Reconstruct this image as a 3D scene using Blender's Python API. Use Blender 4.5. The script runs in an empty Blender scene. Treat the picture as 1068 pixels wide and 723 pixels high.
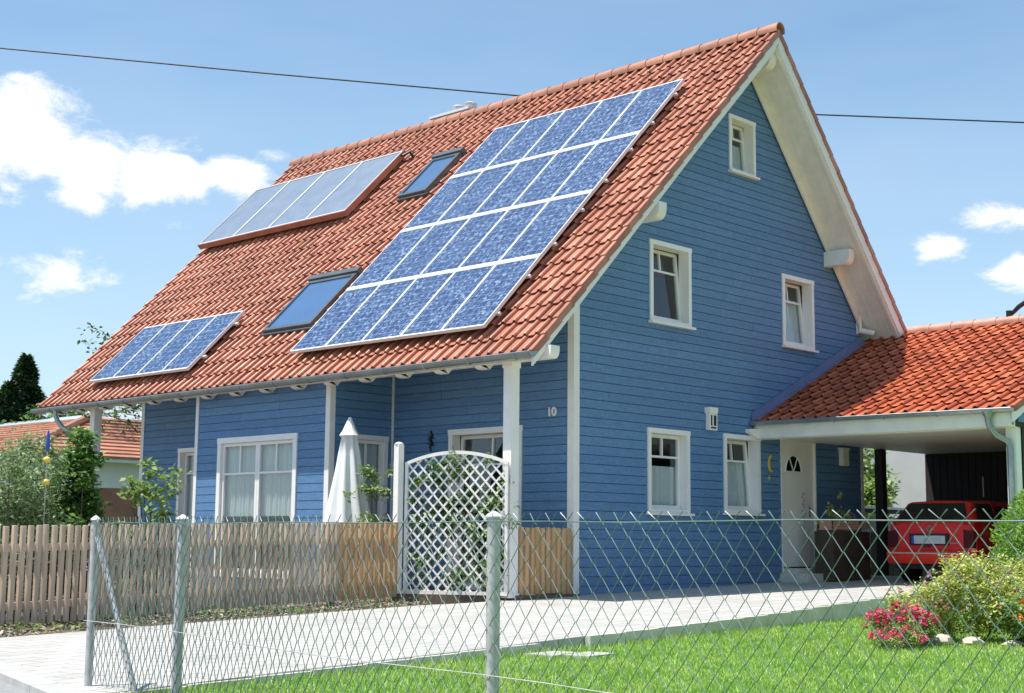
import bpy, math, random
import numpy as np
from mathutils import Vector, Matrix
random.seed(7); rng = np.random.default_rng(11)
C = bpy.context.scene.collection
PI = math.pi
V3 = Vector

# ------------------------------------------------------------------ materials
def new_mat(name):
    m = bpy.data.materials.new(name); m.use_nodes = True
    nt = m.node_tree; b = nt.nodes['Principled BSDF']
    return m, nt, b
def N(nt, t, **kw):
    n = nt.nodes.new(t)
    for k, v in kw.items():
        if k in n.inputs.keys() if hasattr(n.inputs, 'keys') else False: n.inputs[k].default_value = v
        else: setattr(n, k, v)
    return n
def L(nt, a, b): nt.links.new(a, b)
def mix(nt, fac, a, b, mode='MIX'):
    n = nt.nodes.new('ShaderNodeMix'); n.data_type = 'RGBA'; n.blend_type = mode
    for i, v in ((0, fac), (6, a), (7, b)):
        if hasattr(v, 'links'): nt.links.new(v, n.inputs[i])
        else: n.inputs[i].default_value = v if i == 0 else (*v, 1) if len(v) == 3 else v
    return n.outputs[2]
def ramp(nt, src, stops):
    n = nt.nodes.new('ShaderNodeValToRGB'); e = n.color_ramp.elements
    while len(e) < len(stops): e.new(.5)
    for el, (p, c) in zip(e, stops):
        el.position = p; el.color = (*c, 1) if len(c) == 3 else c
    nt.links.new(src, n.inputs[0]); return n.outputs[0]
def noise(nt, scale, detail=4, rough=.6, vec=None, stretch=None):
    n = nt.nodes.new('ShaderNodeTexNoise'); n.inputs['Scale'].default_value = scale
    n.inputs['Detail'].default_value = detail; n.inputs['Roughness'].default_value = rough
    if vec is None:
        tc = nt.nodes.new('ShaderNodeTexCoord'); vec = tc.outputs['Object']
    if stretch:
        mp = nt.nodes.new('ShaderNodeMapping'); mp.inputs['Scale'].default_value = stretch
        nt.links.new(vec, mp.inputs[0]); vec = mp.outputs[0]
    nt.links.new(vec, n.inputs['Vector']); return n.outputs['Fac']
def island(nt):
    g = nt.nodes.new('ShaderNodeNewGeometry'); return g.outputs['Random Per Island']
def bump(nt, b, h, strength=.3, dist=.01):
    n = nt.nodes.new('ShaderNodeBump'); n.inputs['Strength'].default_value = strength; n.inputs['Distance'].default_value = dist
    nt.links.new(h, n.inputs['Height']); nt.links.new(n.outputs[0], b.inputs['Normal'])
def paint(name, col, rough=.5, var=.12, scale=6, dirt=None, stretch=None, isl=0, metal=0, coat=0, bmp=.1, bscale=60):
    m, nt, b = new_mat(name)
    f = noise(nt, scale, 5, .6, stretch=stretch)
    c0 = tuple(x*(1-var) for x in col); c1 = tuple(min(1, x*(1+var)) for x in col)
    c = ramp(nt, f, [(.3, c0), (.7, c1)])
    if isl:
        v = ramp(nt, island(nt), [(0, (1-isl,)*3), (1, (1,)*3)])
        c = mix(nt, 1., c, v, 'MULTIPLY')
    if dirt:
        d = ramp(nt, noise(nt, scale*.37, 6, .7, stretch=stretch), [(.5, (0,)*3), (.75, (1,)*3)])
        c = mix(nt, d, c, dirt)
    L(nt, c, b.inputs['Base Color']); b.inputs['Roughness'].default_value = rough
    b.inputs['Metallic'].default_value = metal
    if coat: b.inputs['Coat Weight'].default_value = coat; b.inputs['Coat Roughness'].default_value = .06
    if bmp: bump(nt, b, noise(nt, bscale, 3, .6, stretch=stretch), bmp, .004)
    return m
def leaf_mat(name, c0, c1, c2=None, trans=.35, rough=.5, patch=0):
    m, nt, b = new_mat(name)
    st = [(0, c0), (.75, c1)]
    if c2: st.append((1, c2))
    c = ramp(nt, island(nt), st)
    if patch:
        g_ = nt.nodes.new('ShaderNodeNewGeometry'); c = mix(nt, 1., c, ramp(nt, noise(nt, 1.6, 5, .65, vec=g_.outputs['Position']), [(.32, (.72, .86, .70)), (.5, (1, 1, 1)), (.68, (1.32, 1.12, 1.15))]), 'MULTIPLY')
    L(nt, c, b.inputs['Base Color']); b.inputs['Roughness'].default_value = rough
    t = nt.nodes.new('ShaderNodeBsdfTranslucent'); L(nt, mix(nt, .5, c, (.5, .8, .1), 'MULTIPLY') if False else c, t.inputs[0])
    ms = nt.nodes.new('ShaderNodeMixShader'); ms.inputs[0].default_value = trans
    o = nt.nodes['Material Output']; L(nt, b.outputs[0], ms.inputs[1]); L(nt, t.outputs[0], ms.inputs[2]); L(nt, ms.outputs[0], o.inputs[0])
    return m
def glass_mat(name, tint=(.93, .96, .96), refl=1.0):
    m, nt, b = new_mat(name); nt.nodes.remove(b)
    tr = nt.nodes.new('ShaderNodeBsdfTransparent'); tr.inputs[0].default_value = (*tint, 1)
    gl = nt.nodes.new('ShaderNodeBsdfGlossy'); gl.inputs['Roughness'].default_value = .02
    ge = nt.nodes.new('ShaderNodeNewGeometry'); dt = nt.nodes.new('ShaderNodeVectorMath'); dt.operation = 'DOT_PRODUCT'
    L(nt, ge.outputs['Incoming'], dt.inputs[0]); L(nt, ge.outputs['Normal'], dt.inputs[1]); prev = dt.outputs['Value']
    for op, a_, b_ in (('ABSOLUTE', None, None), ('SUBTRACT', 1.0, 'p'), ('POWER', 'p', 5.0), ('MULTIPLY_ADD', 'p', .93)):
        mn = nt.nodes.new('ShaderNodeMath'); mn.operation = op
        if op == 'ABSOLUTE': L(nt, prev, mn.inputs[0])
        elif op == 'SUBTRACT': mn.inputs[0].default_value = 1; L(nt, prev, mn.inputs[1])
        else: L(nt, prev, mn.inputs[0]); mn.inputs[1].default_value = b_
        if op == 'MULTIPLY_ADD': mn.inputs[2].default_value = .07
        prev = mn.outputs[0]
    ms = nt.nodes.new('ShaderNodeMixShader'); o = nt.nodes['Material Output']
    L(nt, prev, ms.inputs[0]); L(nt, tr.outputs[0], ms.inputs[1]); L(nt, gl.outputs[0], ms.inputs[2]); L(nt, ms.outputs[0], o.inputs[0])
    return m

def siding_mat():
    m, nt, b = new_mat('blue_painted_boards')
    c = ramp(nt, noise(nt, 5, 6, .65, stretch=(.6, .6, 9)), [(.3, (.098, .208, .385)), (.7, (.134, .272, .475))])
    sp = ramp(nt, noise(nt, 45, 3, .7, stretch=(.5, .5, 1.5)), [(.35, (.80, .80, .82)), (.65, (1.12, 1.12, 1.1))])
    c = mix(nt, 1., c, sp, 'MULTIPLY')
    v = ramp(nt, island(nt), [(0, (.88, .9, .92)), (1, (1.06, 1.04, 1.03))])
    c = mix(nt, 1., c, v, 'MULTIPLY')
    g = nt.nodes.new('ShaderNodeNewGeometry'); sp_ = nt.nodes.new('ShaderNodeSeparateXYZ'); L(nt, g.outputs['Position'], sp_.inputs[0])
    mr = nt.nodes.new('ShaderNodeMapRange'); mr.inputs[1].default_value = .45; mr.inputs[2].default_value = -.4; mr.inputs[4].default_value = .75; L(nt, sp_.outputs[2], mr.inputs[0])
    mu = nt.nodes.new('ShaderNodeMath'); mu.operation = 'MULTIPLY'; L(nt, mr.outputs[0], mu.inputs[0]); L(nt, ramp(nt, noise(nt, 7, 6, .75), [(.42, (0,)*3), (.7, (1,)*3)]), mu.inputs[1])
    c = mix(nt, mu.outputs[0], c, (.17, .19, .21))
    dr = ramp(nt, noise(nt, 9, 4, .6, stretch=(2.2, 2.2, .12)), [(.60, (0,)*3), (.78, (.30,)*3)])
    c = mix(nt, dr, c, (.20, .30, .42))
    L(nt, c, b.inputs['Base Color']); b.inputs['Roughness'].default_value = .62
    bump(nt, b, noise(nt, 30, 4, .7, stretch=(.3, .3, 4)), .35, .006)
    return m
def tile_mat(name, ca, cb, cc, ox, uy, cx, cz, w, c, rough=.42):
    # per-tile colour cells measured along the eave (y) and up the slope (x)
    m, nt, b = new_mat(name)
    g = nt.nodes.new('ShaderNodeNewGeometry'); s = nt.nodes.new('ShaderNodeSeparateXYZ'); L(nt, g.outputs['Position'], s.inputs[0])
    def cell(src, off, size):
        a = nt.nodes.new('ShaderNodeMath'); a.operation = 'SUBTRACT'; L(nt, src, a.inputs[0]); a.inputs[1].default_value = off
        d = nt.nodes.new('ShaderNodeMath'); d.operation = 'DIVIDE'; L(nt, a.outputs[0], d.inputs[0]); d.inputs[1].default_value = size
        f = nt.nodes.new('ShaderNodeMath'); f.operation = 'FLOOR'; L(nt, d.outputs[0], f.inputs[0]); return f.outputs[0]
    cmb = nt.nodes.new('ShaderNodeCombineXYZ'); L(nt, cell(s.outputs[1], uy, w), cmb.inputs[0]); L(nt, cell(s.outputs[0], ox, c), cmb.inputs[1])
    wn = nt.nodes.new('ShaderNodeTexWhiteNoise'); L(nt, cmb.outputs[0], wn.inputs['Vector'])
    col = ramp(nt, wn.outputs['Value'], [(0, ca), (.5, cb), (1, cc)])
    st = ramp(nt, noise(nt, 1.3, 6, .7), [(.35, (.80, .78, .78)), (.68, (1.12, 1.12, 1.12))])
    col = mix(nt, 1., col, st, 'MULTIPLY')
    li = ramp(nt, noise(nt, 22, 5, .75), [(.58, (0,)*3), (.78, (.55,)*3)])
    col = mix(nt, li, col, (.50, .38, .31))
    L(nt, col, b.inputs['Base Color']); b.inputs['Roughness'].default_value = rough
    rr = ramp(nt, noise(nt, 9, 4), [(.3, (rough-.1,)*3), (.7, (rough+.16,)*3)]); L(nt, rr, b.inputs['Roughness'])
    bump(nt, b, noise(nt, 50, 3), .25, .004)
    return m

M = {}
M['blue'] = siding_mat()
M['white'] = paint('white_paint', (.86, .81, .76), .42, .05, 4, dirt=None)
M['soffit'] = paint('white_boards', (.84, .79, .72), .5, .07, 5)
M['wframe'] = paint('white_window_plastic', (.88, .83, .79), .3, .03, 4, bmp=.02)
M['zinc'] = paint('zinc_sheet', (.33, .37, .38), .38, .18, 3, metal=.7, bmp=.04)
M['flash'] = paint('grey_blue_flashing', (.20, .23, .38), .45, .15, 3, metal=.2)
M['galv'] = paint('galvanised_steel', (.50, .48, .47), .5, .2, 18, metal=.2, dirt=(.34, .34, .32))
M['mesh'] = paint('green_plastic_wire', (.10, .165, .145), .38, .25, 3, dirt=(.27, .35, .32), bmp=0)
M['glass'] = glass_mat('window_glass')
M['darkglass'] = paint('dark_glass', (.012, .014, .018), .05, .1, 3, bmp=0)
M['curtain'] = paint('net_curtain', (.66, .67, .66), .8, .08, 9, stretch=(6, 6, .4), bmp=.3, bscale=30)
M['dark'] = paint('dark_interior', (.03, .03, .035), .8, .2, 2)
M['conc'] = paint('grey_concrete', (.60, .57, .50), .85, .16, 3, dirt=(.42, .40, .34), bmp=.5, bscale=40)
M['rust'] = paint('copper_brown_sheet', (.33, .15, .10), .42, .2, 3, metal=.3)
M['alu'] = paint('light_aluminium', (.70, .70, .70), .4, .06, 4, metal=.1, bmp=0)
M['tile'] = tile_mat('clay_roof_tiles', (.37, .128, .072), (.47, .175, .10), (.56, .245, .15), -1.582, -.70, 0, 0, .2125, .2422, .4)
M['tile2'] = tile_mat('bright_clay_tiles', (.40, .085, .03), (.50, .115, .04), (.58, .16, .06), 4.35, -4.38, 0, 0, .219, .3, .45)
M['tile3'] = paint('old_orange_tiles', (.50, .22, .13), .6, .25, 3, dirt=(.30, .14, .09), isl=.25)
M['ridge'] = paint('ridge_clay', (.52, .23, .14), .45, .2, 4, isl=.2)
M['ridge2'] = paint('pale_ridge_clay', (.58, .30, .22), .45, .2, 4, isl=.2)
M['wood_old'] = paint('weathered_wood', (.66, .48, .34), .8, .25, 3, stretch=(6, 6, .7), dirt=(.46, .34, .26), isl=.3, bmp=.5)
M['wood_new'] = paint('orange_new_wood', (.66, .38, .18), .65, .2, 3, stretch=(6, 6, .7), isl=.25, bmp=.4)
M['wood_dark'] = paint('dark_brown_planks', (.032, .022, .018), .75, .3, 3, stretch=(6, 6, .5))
M['black'] = paint('black_iron', (.015, .015, .017), .45, .2, 5)
M['red'] = paint('red_car_paint', (.84, .020, .020), .28, .04, 3, coat=.8, bmp=0)
M['bumper'] = paint('bright_red_bumper', (.95, .045, .015), .4, .04, 3, bmp=0)
M['rubber'] = paint('black_rubber', (.02, .02, .02), .8, .2, 8)
M['tail'] = paint('smoked_red_lamp', (.09, .008, .008), .15, .1, 5, bmp=0)
M['chrome'] = paint('silver_badge', (.6, .6, .62), .2, .05, 5, metal=.9, bmp=0)
M['plate'] = paint('white_plate', (.62, .66, .68), .4, .1, 20, dirt=(.34, .38, .41), bmp=0)
M['plateblue'] = paint('blue_plate_strip', (.03, .09, .45), .4, .05, 5, bmp=0)
M['grey_wall'] = paint('light_grey_plaster', (.52, .52, .52), .85, .06, 2)
M['white_wall'] = paint('white_plaster', (.80, .80, .78), .85, .05, 2)
M['cloth'] = paint('white_canvas', (.80, .79, .77), .85, .05, 3, bmp=.2)
M['asph'] = paint('pale_asphalt', (.27, .27, .265), .9, .22, 30, bmp=.6, bscale=120)
M['kerb'] = paint('kerb_stone', (.44, .43, .40), .85, .15, 8)
M['soil'] = paint('bed_soil', (.11, .085, .06), .95, .4, 14, dirt=(.22, .19, .14), bmp=.8, bscale=30)
M['meadow'] = paint('meadow_ground', (.07, .12, .03), .95, .3, 1.2, dirt=(.10, .13, .05), bmp=.5)
M['lawn'] = paint('lawn_soil', (.20, .34, .06), .95, .3, 5, bmp=.6)
M['trunk'] = paint('tree_bark', (.12, .095, .07), .9, .3, 7, bmp=.8, bscale=30)
M['stone'] = paint('pale_rock', (.52, .46, .38), .85, .25, 8, bmp=.8, bscale=25)
M['terra'] = paint('terracotta', (.55, .27, .18), .75, .25, 12, bmp=.6)
M['yellow'] = paint('yellow_glaze', (.75, .55, .10), .3, .1, 5)
M['cobalt'] = paint('blue_glass', (.03, .07, .35), .12, .1, 5)
M['cable'] = paint('black_cable', (.02, .02, .022), .6, .1, 5)
M['slate'] = paint('grey_glazed_roof', (.45, .48, .50), .35, .1, 2)

def paving_mat():
    m, nt, b = new_mat('pale_concrete_paving')
    tc = nt.nodes.new('ShaderNodeTexCoord')
    mp = nt.nodes.new('ShaderNodeMapping'); mp.inputs['Rotation'].default_value = (0, 0, math.radians(-11)); L(nt, tc.outputs['Object'], mp.inputs[0])
    br = nt.nodes.new('ShaderNodeTexBrick'); L(nt, mp.outputs[0], br.inputs['Vector'])
    br.inputs['Scale'].default_value = 1; br.inputs['Brick Width'].default_value = .42; br.inputs['Row Height'].default_value = .21; br.inputs['Mortar Size'].default_value = .007
    br.inputs['Color1'].default_value = (.52, .50, .465, 1); br.inputs['Color2'].default_value = (.44, .42, .39, 1); br.inputs['Mortar'].default_value = (.22, .21, .18, 1)
    st = ramp(nt, noise(nt, 1.1, 8, .75), [(.3, (.87, .86, .84)), (.55, (1.0, 1.0, 1.0)), (.75, (1.06, 1.05, 1.04))])
    c = mix(nt, 1., br.outputs['Color'], st, 'MULTIPLY')
    sp = ramp(nt, noise(nt, 90, 2, .6), [(.4, (.9,)*3), (.6, (1.03,)*3)]); c = mix(nt, 1., c, sp, 'MULTIPLY')
    L(nt, c, b.inputs['Base Color']); b.inputs['Roughness'].default_value = .85
    bump(nt, b, br.outputs['Fac'], -.4, .006)
    return m
M['pave'] = paving_mat()
def cell_mat():
    m, nt, b = new_mat('polycrystalline_cells')
    tc = nt.nodes.new('ShaderNodeTexCoord'); g = nt.nodes.new('ShaderNodeNewGeometry')
    vo = nt.nodes.new('ShaderNodeTexVoronoi'); vo.inputs['Scale'].default_value = 26; L(nt, g.outputs['Position'], vo.inputs['Vector'])
    sx = nt.nodes.new('ShaderNodeSeparateColor'); L(nt, vo.outputs['Color'], sx.inputs[0])
    c = ramp(nt, sx.outputs[0], [(0, (.010, .024, .085)), (.45, (.022, .052, .145)), (.8, (.05, .10, .22)), (1, (.24, .32, .42))])
    br = nt.nodes.new('ShaderNodeTexBrick'); L(nt, tc.outputs['UV'], br.inputs['Vector'])
    br.offset = 0; br.inputs['Scale'].default_value = 1; br.inputs['Brick Width'].default_value = .157; br.inputs['Row Height'].default_value = .157; br.inputs['Mortar Size'].default_value = .0035
    br.inputs['Color1'].default_value = (0, 0, 0, 1); br.inputs['Color2'].default_value = (0, 0, 0, 1); br.inputs['Mortar'].default_value = (1, 1, 1, 1)
    c = mix(nt, br.outputs['Fac'], c, (.26, .32, .42))
    L(nt, c, b.inputs['Base Color']); b.inputs['Roughness'].default_value = .32
    b.inputs['Coat Weight'].default_value = .35; b.inputs['Coat Roughness'].default_value = .04
    return m
M['cells'] = cell_mat()
def absorber_mat():
    m, nt, b = new_mat('collector_glazing')
    c = ramp(nt, noise(nt, 3, 4, .6), [(.3, (.18, .215, .265)), (.7, (.24, .275, .325))])
    L(nt, c, b.inputs['Base Color']); b.inputs['Roughness'].default_value = .35
    b.inputs['Coat Weight'].default_value = 1; b.inputs['Coat Roughness'].default_value = .12
    return m
M['absorb'] = absorber_mat()
M['frame_dark'] = paint('dark_frame_sheet', (.10, .12, .13), .4, .15, 4, metal=.3, bmp=0)
M['petal_yellow'] = leaf_mat('yellow_petals', (.75, .55, .05), (.85, .72, .15), None, .2)
M['deck'] = paint('bounce_damping_boards', (.15, .105, .08), .8, .25, 4, stretch=(.5, 8, 1))  # dark brown made up to cut light bounced onto the veranda wall
M['planter'] = paint('brown_planter_wood', (.075, .048, .032), .75, .25, 4)
M['skyglass'] = paint('blue_roof_glass', (.06, .13, .27), .12, .1, 2, coat=1, bmp=0)
M['lf_willow'] = leaf_mat('grey_green_leaves', (.10, .17, .055), (.28, .38, .16), (.48, .56, .32))
M['lf_bush'] = leaf_mat('glossy_green_leaves', (.045, .12, .022), (.16, .31, .06), (.42, .56, .16))
M['lf_light'] = leaf_mat('light_green_leaves', (.10, .19, .04), (.26, .38, .09), (.48, .55, .2))
M['lf_vine'] = leaf_mat('vine_leaves', (.05, .12, .02), (.18, .32, .07), (.42, .5, .22))
M['lf_thuja'] = leaf_mat('conifer_sprays', (.10, .22, .025), (.24, .42, .055), (.36, .54, .11))
M['lf_yellow'] = leaf_mat('yellow_green_leaves', (.28, .36, .06), (.58, .62, .16), (.86, .82, .40))
M['lf_low'] = leaf_mat('low_leaves', (.11, .21, .04), (.32, .44, .10), (.52, .58, .24))
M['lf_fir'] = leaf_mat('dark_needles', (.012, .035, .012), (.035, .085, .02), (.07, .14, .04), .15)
M['lf_tree'] = leaf_mat('broad_leaves', (.025, .065, .012), (.09, .17, .035), (.18, .28, .07))
M['grass'] = leaf_mat('grass_blades', (.19, .34, .045), (.36, .54, .11), (.55, .64, .26), .35, patch=1)
M['litter'] = leaf_mat('dry_leaves', (.10, .075, .045), (.34, .28, .19), (.6, .55, .42), .1)
M['pink'] = leaf_mat('pink_petals', (.50, .02, .09), (.70, .04, .16), (.85, .25, .35), .2)
M['orange'] = leaf_mat('orange_petals', (.80, .12, .02), (.85, .28, .03), None, .2)
M['mauve'] = leaf_mat('mauve_petals', (.35, .05, .12), (.65, .35, .40), None, .2)

# ------------------------------------------------------------------ mesh builder
class MB:
    def __init__(s): s.v = []; s.f = []; s.uv = None
    def add(s, vs, fs):
        o = len(s.v); s.v += [tuple(p) for p in vs]; s.f += [tuple(i+o for i in f) for f in fs]
    def box(s, a, b):
        (x0, y0, z0), (x1, y1, z1) = a, b
        s.add([(x0,y0,z0),(x1,y0,z0),(x1,y1,z0),(x0,y1,z0),(x0,y0,z1),(x1,y0,z1),(x1,y1,z1),(x0,y1,z1)],
              [(0,3,2,1),(4,5,6,7),(0,1,5,4),(1,2,6,5),(2,3,7,6),(3,0,4,7)])
    def fbox(s, O, U, W, Nn, u0, u1, w0, w1, n0, n1):   # box in a frame
        P = [O+U*u+W*w+Nn*n for n in (n0, n1) for (u, w) in ((u0,w0),(u1,w0),(u1,w1),(u0,w1))]
        s.add(P, [(0,3,2,1),(4,5,6,7),(0,1,5,4),(1,2,6,5),(2,3,7,6),(3,0,4,7)])
    def prism(s, poly, d):                              # polygon points, extrude by vector d
        n = len(poly); P = [V3(p) for p in poly]; D = V3(d)
        s.add(P+[p+D for p in P], [tuple(range(n))[::-1], tuple(range(n, 2*n))]+[(i, (i+1)%n, (i+1)%n+n, i+n) for i in range(n)])
    def tube(s, pts, r, k=8, cap=True):
        pts = [V3(p) for p in pts]; n = len(pts)
        rs = r if isinstance(r, (list, tuple)) else [r]*n
        o = len(s.v); up = None
        for i, p in enumerate(pts):
            d = (pts[min(i+1, n-1)]-pts[max(i-1, 0)]).normalized()
            if up is None:
                up = V3((0, 0, 1)) if abs(d.z) < .9 else V3((1, 0, 0))
            a = d.cross(up).normalized(); b = a.cross(d).normalized(); up = b
            for j in range(k):
                t = 2*PI*j/k; s.v.append(tuple(p+(a*math.cos(t)+b*math.sin(t))*rs[i]))
        for i in range(n-1):
            for j in range(k):
                s.f.append((o+i*k+j, o+i*k+(j+1)%k, o+(i+1)*k+(j+1)%k, o+(i+1)*k+j))
        if cap: s.f.append(tuple(o+j for j in range(k))[::-1]); s.f.append(tuple(o+(n-1)*k+j for j in range(k)))
    def lathe(s, c, prof, k=24, sx=1, sy=1):             # prof: (r, z)
        o = len(s.v); n = len(prof)
        for r, z in prof:
            for j in range(k):
                t = 2*PI*j/k; s.v.append((c[0]+r*sx*math.cos(t), c[1]+r*sy*math.sin(t), c[2]+z))
        for i in range(n-1):
            for j in range(k):
                s.f.append((o+i*k+j, o+i*k+(j+1)%k, o+(i+1)*k+(j+1)%k, o+(i+1)*k+j))
        s.f.append(tuple(o+j for j in range(k))[::-1]); s.f.append(tuple(o+(n-1)*k+j for j in range(k)))
def root_loc(p):
    while p is not None and p.parent is not None: p = p.parent
    return p.location.copy() if p is not None else V3((0, 0, 0))
def obj(name, mb, mat, parent=None, smooth=False, angle=40, loc=None, uv=None):
    me = bpy.data.meshes.new(name); o = bpy.data.objects.new(name, me); C.objects.link(o)
    sh = root_loc(parent) if parent is not None else V3(loc or (0, 0, 0))
    me.from_pydata([(x-sh.x, y-sh.y, z-sh.z) for x, y, z in mb.v], [], mb.f)
    me.materials.append(M[mat])
    if smooth:
        me.shade_smooth()
        if angle < 180: me.set_sharp_from_angle(angle=math.radians(angle))
    if uv is not None:
        l = me.uv_layers.new(name='UVMap'); l.data.foreach_set('uv', uv)
    if parent is not None: o.parent = parent
    elif loc: o.location = loc
    me.validate(); return o
def npobj(name, verts, faces, mat, parent=None, loc=None):   # faces: (n,k) int array
    sh = root_loc(parent) if parent is not None else V3(loc or (0, 0, 0))
    v = np.asarray(verts, dtype=np.float32).reshape(-1, 3) - np.array(sh, dtype=np.float32)
    f = np.asarray(faces, dtype=np.int32); n, k = f.shape
    me = bpy.data.meshes.new(name); me.vertices.add(len(v)); me.vertices.foreach_set('co', v.ravel())
    me.loops.add(n*k); me.loops.foreach_set('vertex_index', f.ravel())
    me.polygons.add(n); me.polygons.foreach_set('loop_start', np.arange(0, n*k, k, dtype=np.int32)); me.update(calc_edges=True)
    me.materials.append(M[mat]); o = bpy.data.objects.new(name, me); C.objects.link(o)
    if parent is not None: o.parent = parent
    elif loc: o.location = loc
    return o
def tag(o, label, cat, group=None):
    o['label'] = label; o['category'] = cat
    if group: o['group'] = group
    return o
def thing(name, label, cat, loc, group=None):
    o = bpy.data.objects.new(name, None); C.objects.link(o); o.location = loc; o.empty_display_size = .2
    return tag(o, label, cat, group)
def struct(o, kind='structure'): o['kind'] = kind; return o

# ------------------------------------------------------------------ levels
def gz(x):
    return -.36+.024*min(x, 8) if x > -2 else -.408+.013*(x+2)
LAWN = -.55
def drive_near(x):   # lawn side edge
    return -4.76+.172*(x+5.27)
def drive_far(x):
    return -1.23+.206*(x+8.9)
def kerb_x(y): return -10.17+.29*(y+4.07)

mb = MB(); mb.add([(-900,-900,-.72),(900,-900,-.72),(900,900,-.72),(-900,900,-.72)], [(0,1,2,3)])
struct(obj('ground', mb, 'meadow'))
# street
mb = MB(); mb.add([(-70,-80,-.56),(kerb_x(-80)-.19,-80,-.56),(kerb_x(60)-.19,60,-.56),(-70,60,-.56)], [(0,1,2,3)])
struct(obj('street', mb, 'asph'))
mb = MB(); 
for i in range(44):
    y0 = -30+i; y1 = y0+.99
    mb.prism([(kerb_x(y0)-.19,y0,-.7),(kerb_x(y0),y0,-.7),(kerb_x(y1),y1,-.7),(kerb_x(y1)-.19,y1,-.7)], (0,0,.185))
struct(obj('kerb', mb, 'kerb'))
# driveway as a solid slab following the fall of the site
mb = MB()
xs = [-10.9+i*.5 for i in range(39)]; top = []; bot = []
for x in xs:
    xl = x
    yn = drive_near(x); yf = min(drive_far(x), 0.0) if x > -2.9 else drive_far(x)
    if x > 4: yn = max(yn, -4.5) if x < 6 else -4.5
    if x > 4: yn = -4.5 if x > 4.4 else yn
    top.append((x, yn, yf))
o0 = len(mb.v)
for x, yn, yf in top:
    z = gz(x)
    xa = max(x, kerb_x(yn)-.1); xb = max(x, kerb_x(yf)-.1)
    mb.v += [(xa, yn, z), (xb, yf, z), (xa, yn, -.8), (xb, yf, -.8)]
for i in range(len(top)-1):
    a = o0+i*4; b = a+4
    mb.f += [(a, b, b+1, a+1), (a, a+2, b+2, b), (a+1, b+1, b+3, a+3)]
a = o0; b = o0+(len(top)-1)*4
mb.f += [(a, a+1, a+3, a+2), (b, b+2, b+3, b+1)]
struct(obj('driveway', mb, 'pave'))
# concrete edging wall beside the lawn
mb = MB()
for i in range(16):
    x0 = -5.27+i*.62; x1 = x0+.612
    if x1 > 4.4: break
    for_y = [drive_near(x0), drive_near(x1)]
    mb.prism([(x0, for_y[0]-.07, -.8), (x1, for_y[1]-.07, -.8), (x1, for_y[1]-.003, -.8), (x0, for_y[0]-.003, -.8)], (0, 0, .8+gz(x0)-.006+.012))
struct(obj('driveway_edging', mb, 'conc'))
mb = MB()
for i in range(8):
    x0 = -10.45+i*.55; x1 = x0+.542
    mb.prism([(x0, drive_near(x0)-.05, -.8), (x1, drive_near(x1)-.05, -.8), (x1, drive_near(x1)-.003, -.8), (x0, drive_near(x0)-.003, -.8)], (0, 0, .8+gz(x0)-.004))
struct(obj('path_edging', mb, 'conc'))
# lawn soil and garden soil
mb = MB(); mb.add([(kerb_x(-16)-.0,-16,LAWN),(14,-16,LAWN),(14,-1,LAWN),(4.4,-3.1,LAWN),(-10.2,drive_near(-10.2),LAWN)], [(0,1,2,3,4)])
struct(obj('lawn', mb, 'lawn'))
mb = MB(); mb.add([(kerb_x(-1.3),drive_far(-8.95)-.0,-.53),(-2.0,drive_far(-2.9)+.1,-.46),(0,0.0,-.46),(0,11,-.47),(0,30,-.55),(-9.0,30,-.6)], [(0,1,2,3,4,5)])
struct(obj('garden_soil', mb, 'soil'))
mb = MB(); mb.prism([(-2.15,1.3,-.5),(-1.22,-.12,-.5),(0,-.12,-.5),(0,3.78,-.5),(-1.25,3.78,-.5),(-2.15,3.5,-.5)], (0,0,.17))
struct(obj('patio', mb, 'deck'))

# ------------------------------------------------------------------ roof planes
RX, RZ, EX, EZ = 4.231, 8.695, -1.582, 2.829
SL, SR = 1.0091, 1.149
YF, YB = -.697, 12.05
def zl(x): return EZ+SL*(x-EX)
def zr(x): return RZ-SR*(x-RX)
W, LEN = 7.708, 10.96
ZV = V3((0, 0, 1))

def tiles(O, U, Vd, Nn, nu, nv, w, c, S=10, lift=.042, h=.044):
    mb = MB(); O = V3(O)
    prof_ = [(0,0),(.18,-.003),(.34,-.004),(.405,-.004),(.42,-.034),(.465,-.034),(.475,.014),(.51,.034),(.57,.044),(.63,.044),(.69,.036),(.76,.019),(.85,.005),(.93,.001)]
    us = [(i, f, q) for i in range(nu) for (f, q) in prof_]+[(nu, 0, 0)]
    for k in range(nv):
        o = len(mb.v); n = len(us)
        for (v, lf) in ((k*c+.004, lift-.016), (k*c-.004, lift-.005), (k*c+.014, lift), ((k+1)*c+.03, .001)):
            for (i, f, q) in us:
                j = math.sin(k*12.9+i*4.7+(k*i % 7))*.0035
                mb.v.append(tuple(O+U*((i+f)*w)+Vd*v+Nn*(q*h/.046+lf+j)))
        for r in range(3):
            for i in range(n-1):
                a = o+r*n+i; mb.f.append((a, a+1, a+n+1, a+n))
    # verge pieces on both ends
    for e, sgn in ((0, -1), (nu*w, 1)):
        for k in range(nv):
            pa = O+U*e+Vd*(k*c-.01)+Nn*.03; pb = O+U*e+Vd*((k+1)*c+.02)+Nn*.008
            for q, (p, r_) in enumerate(((pa, 0), )):
                P = []
                for pt in (pa, pb):
                    P += [pt+U*(-sgn*.05)+Nn*.02, pt+U*(sgn*.015)+Nn*.02, pt+U*(sgn*.022)+Nn*(-.07), pt+U*(-sgn*.05)+Nn*(-.07)]
                mb.add(P, [(0,1,2,3)[::-1],(4,5,6,7),(0,4,5,1),(1,5,6,2),(2,6,7,3),(3,7,4,0)])
    return mb
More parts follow.
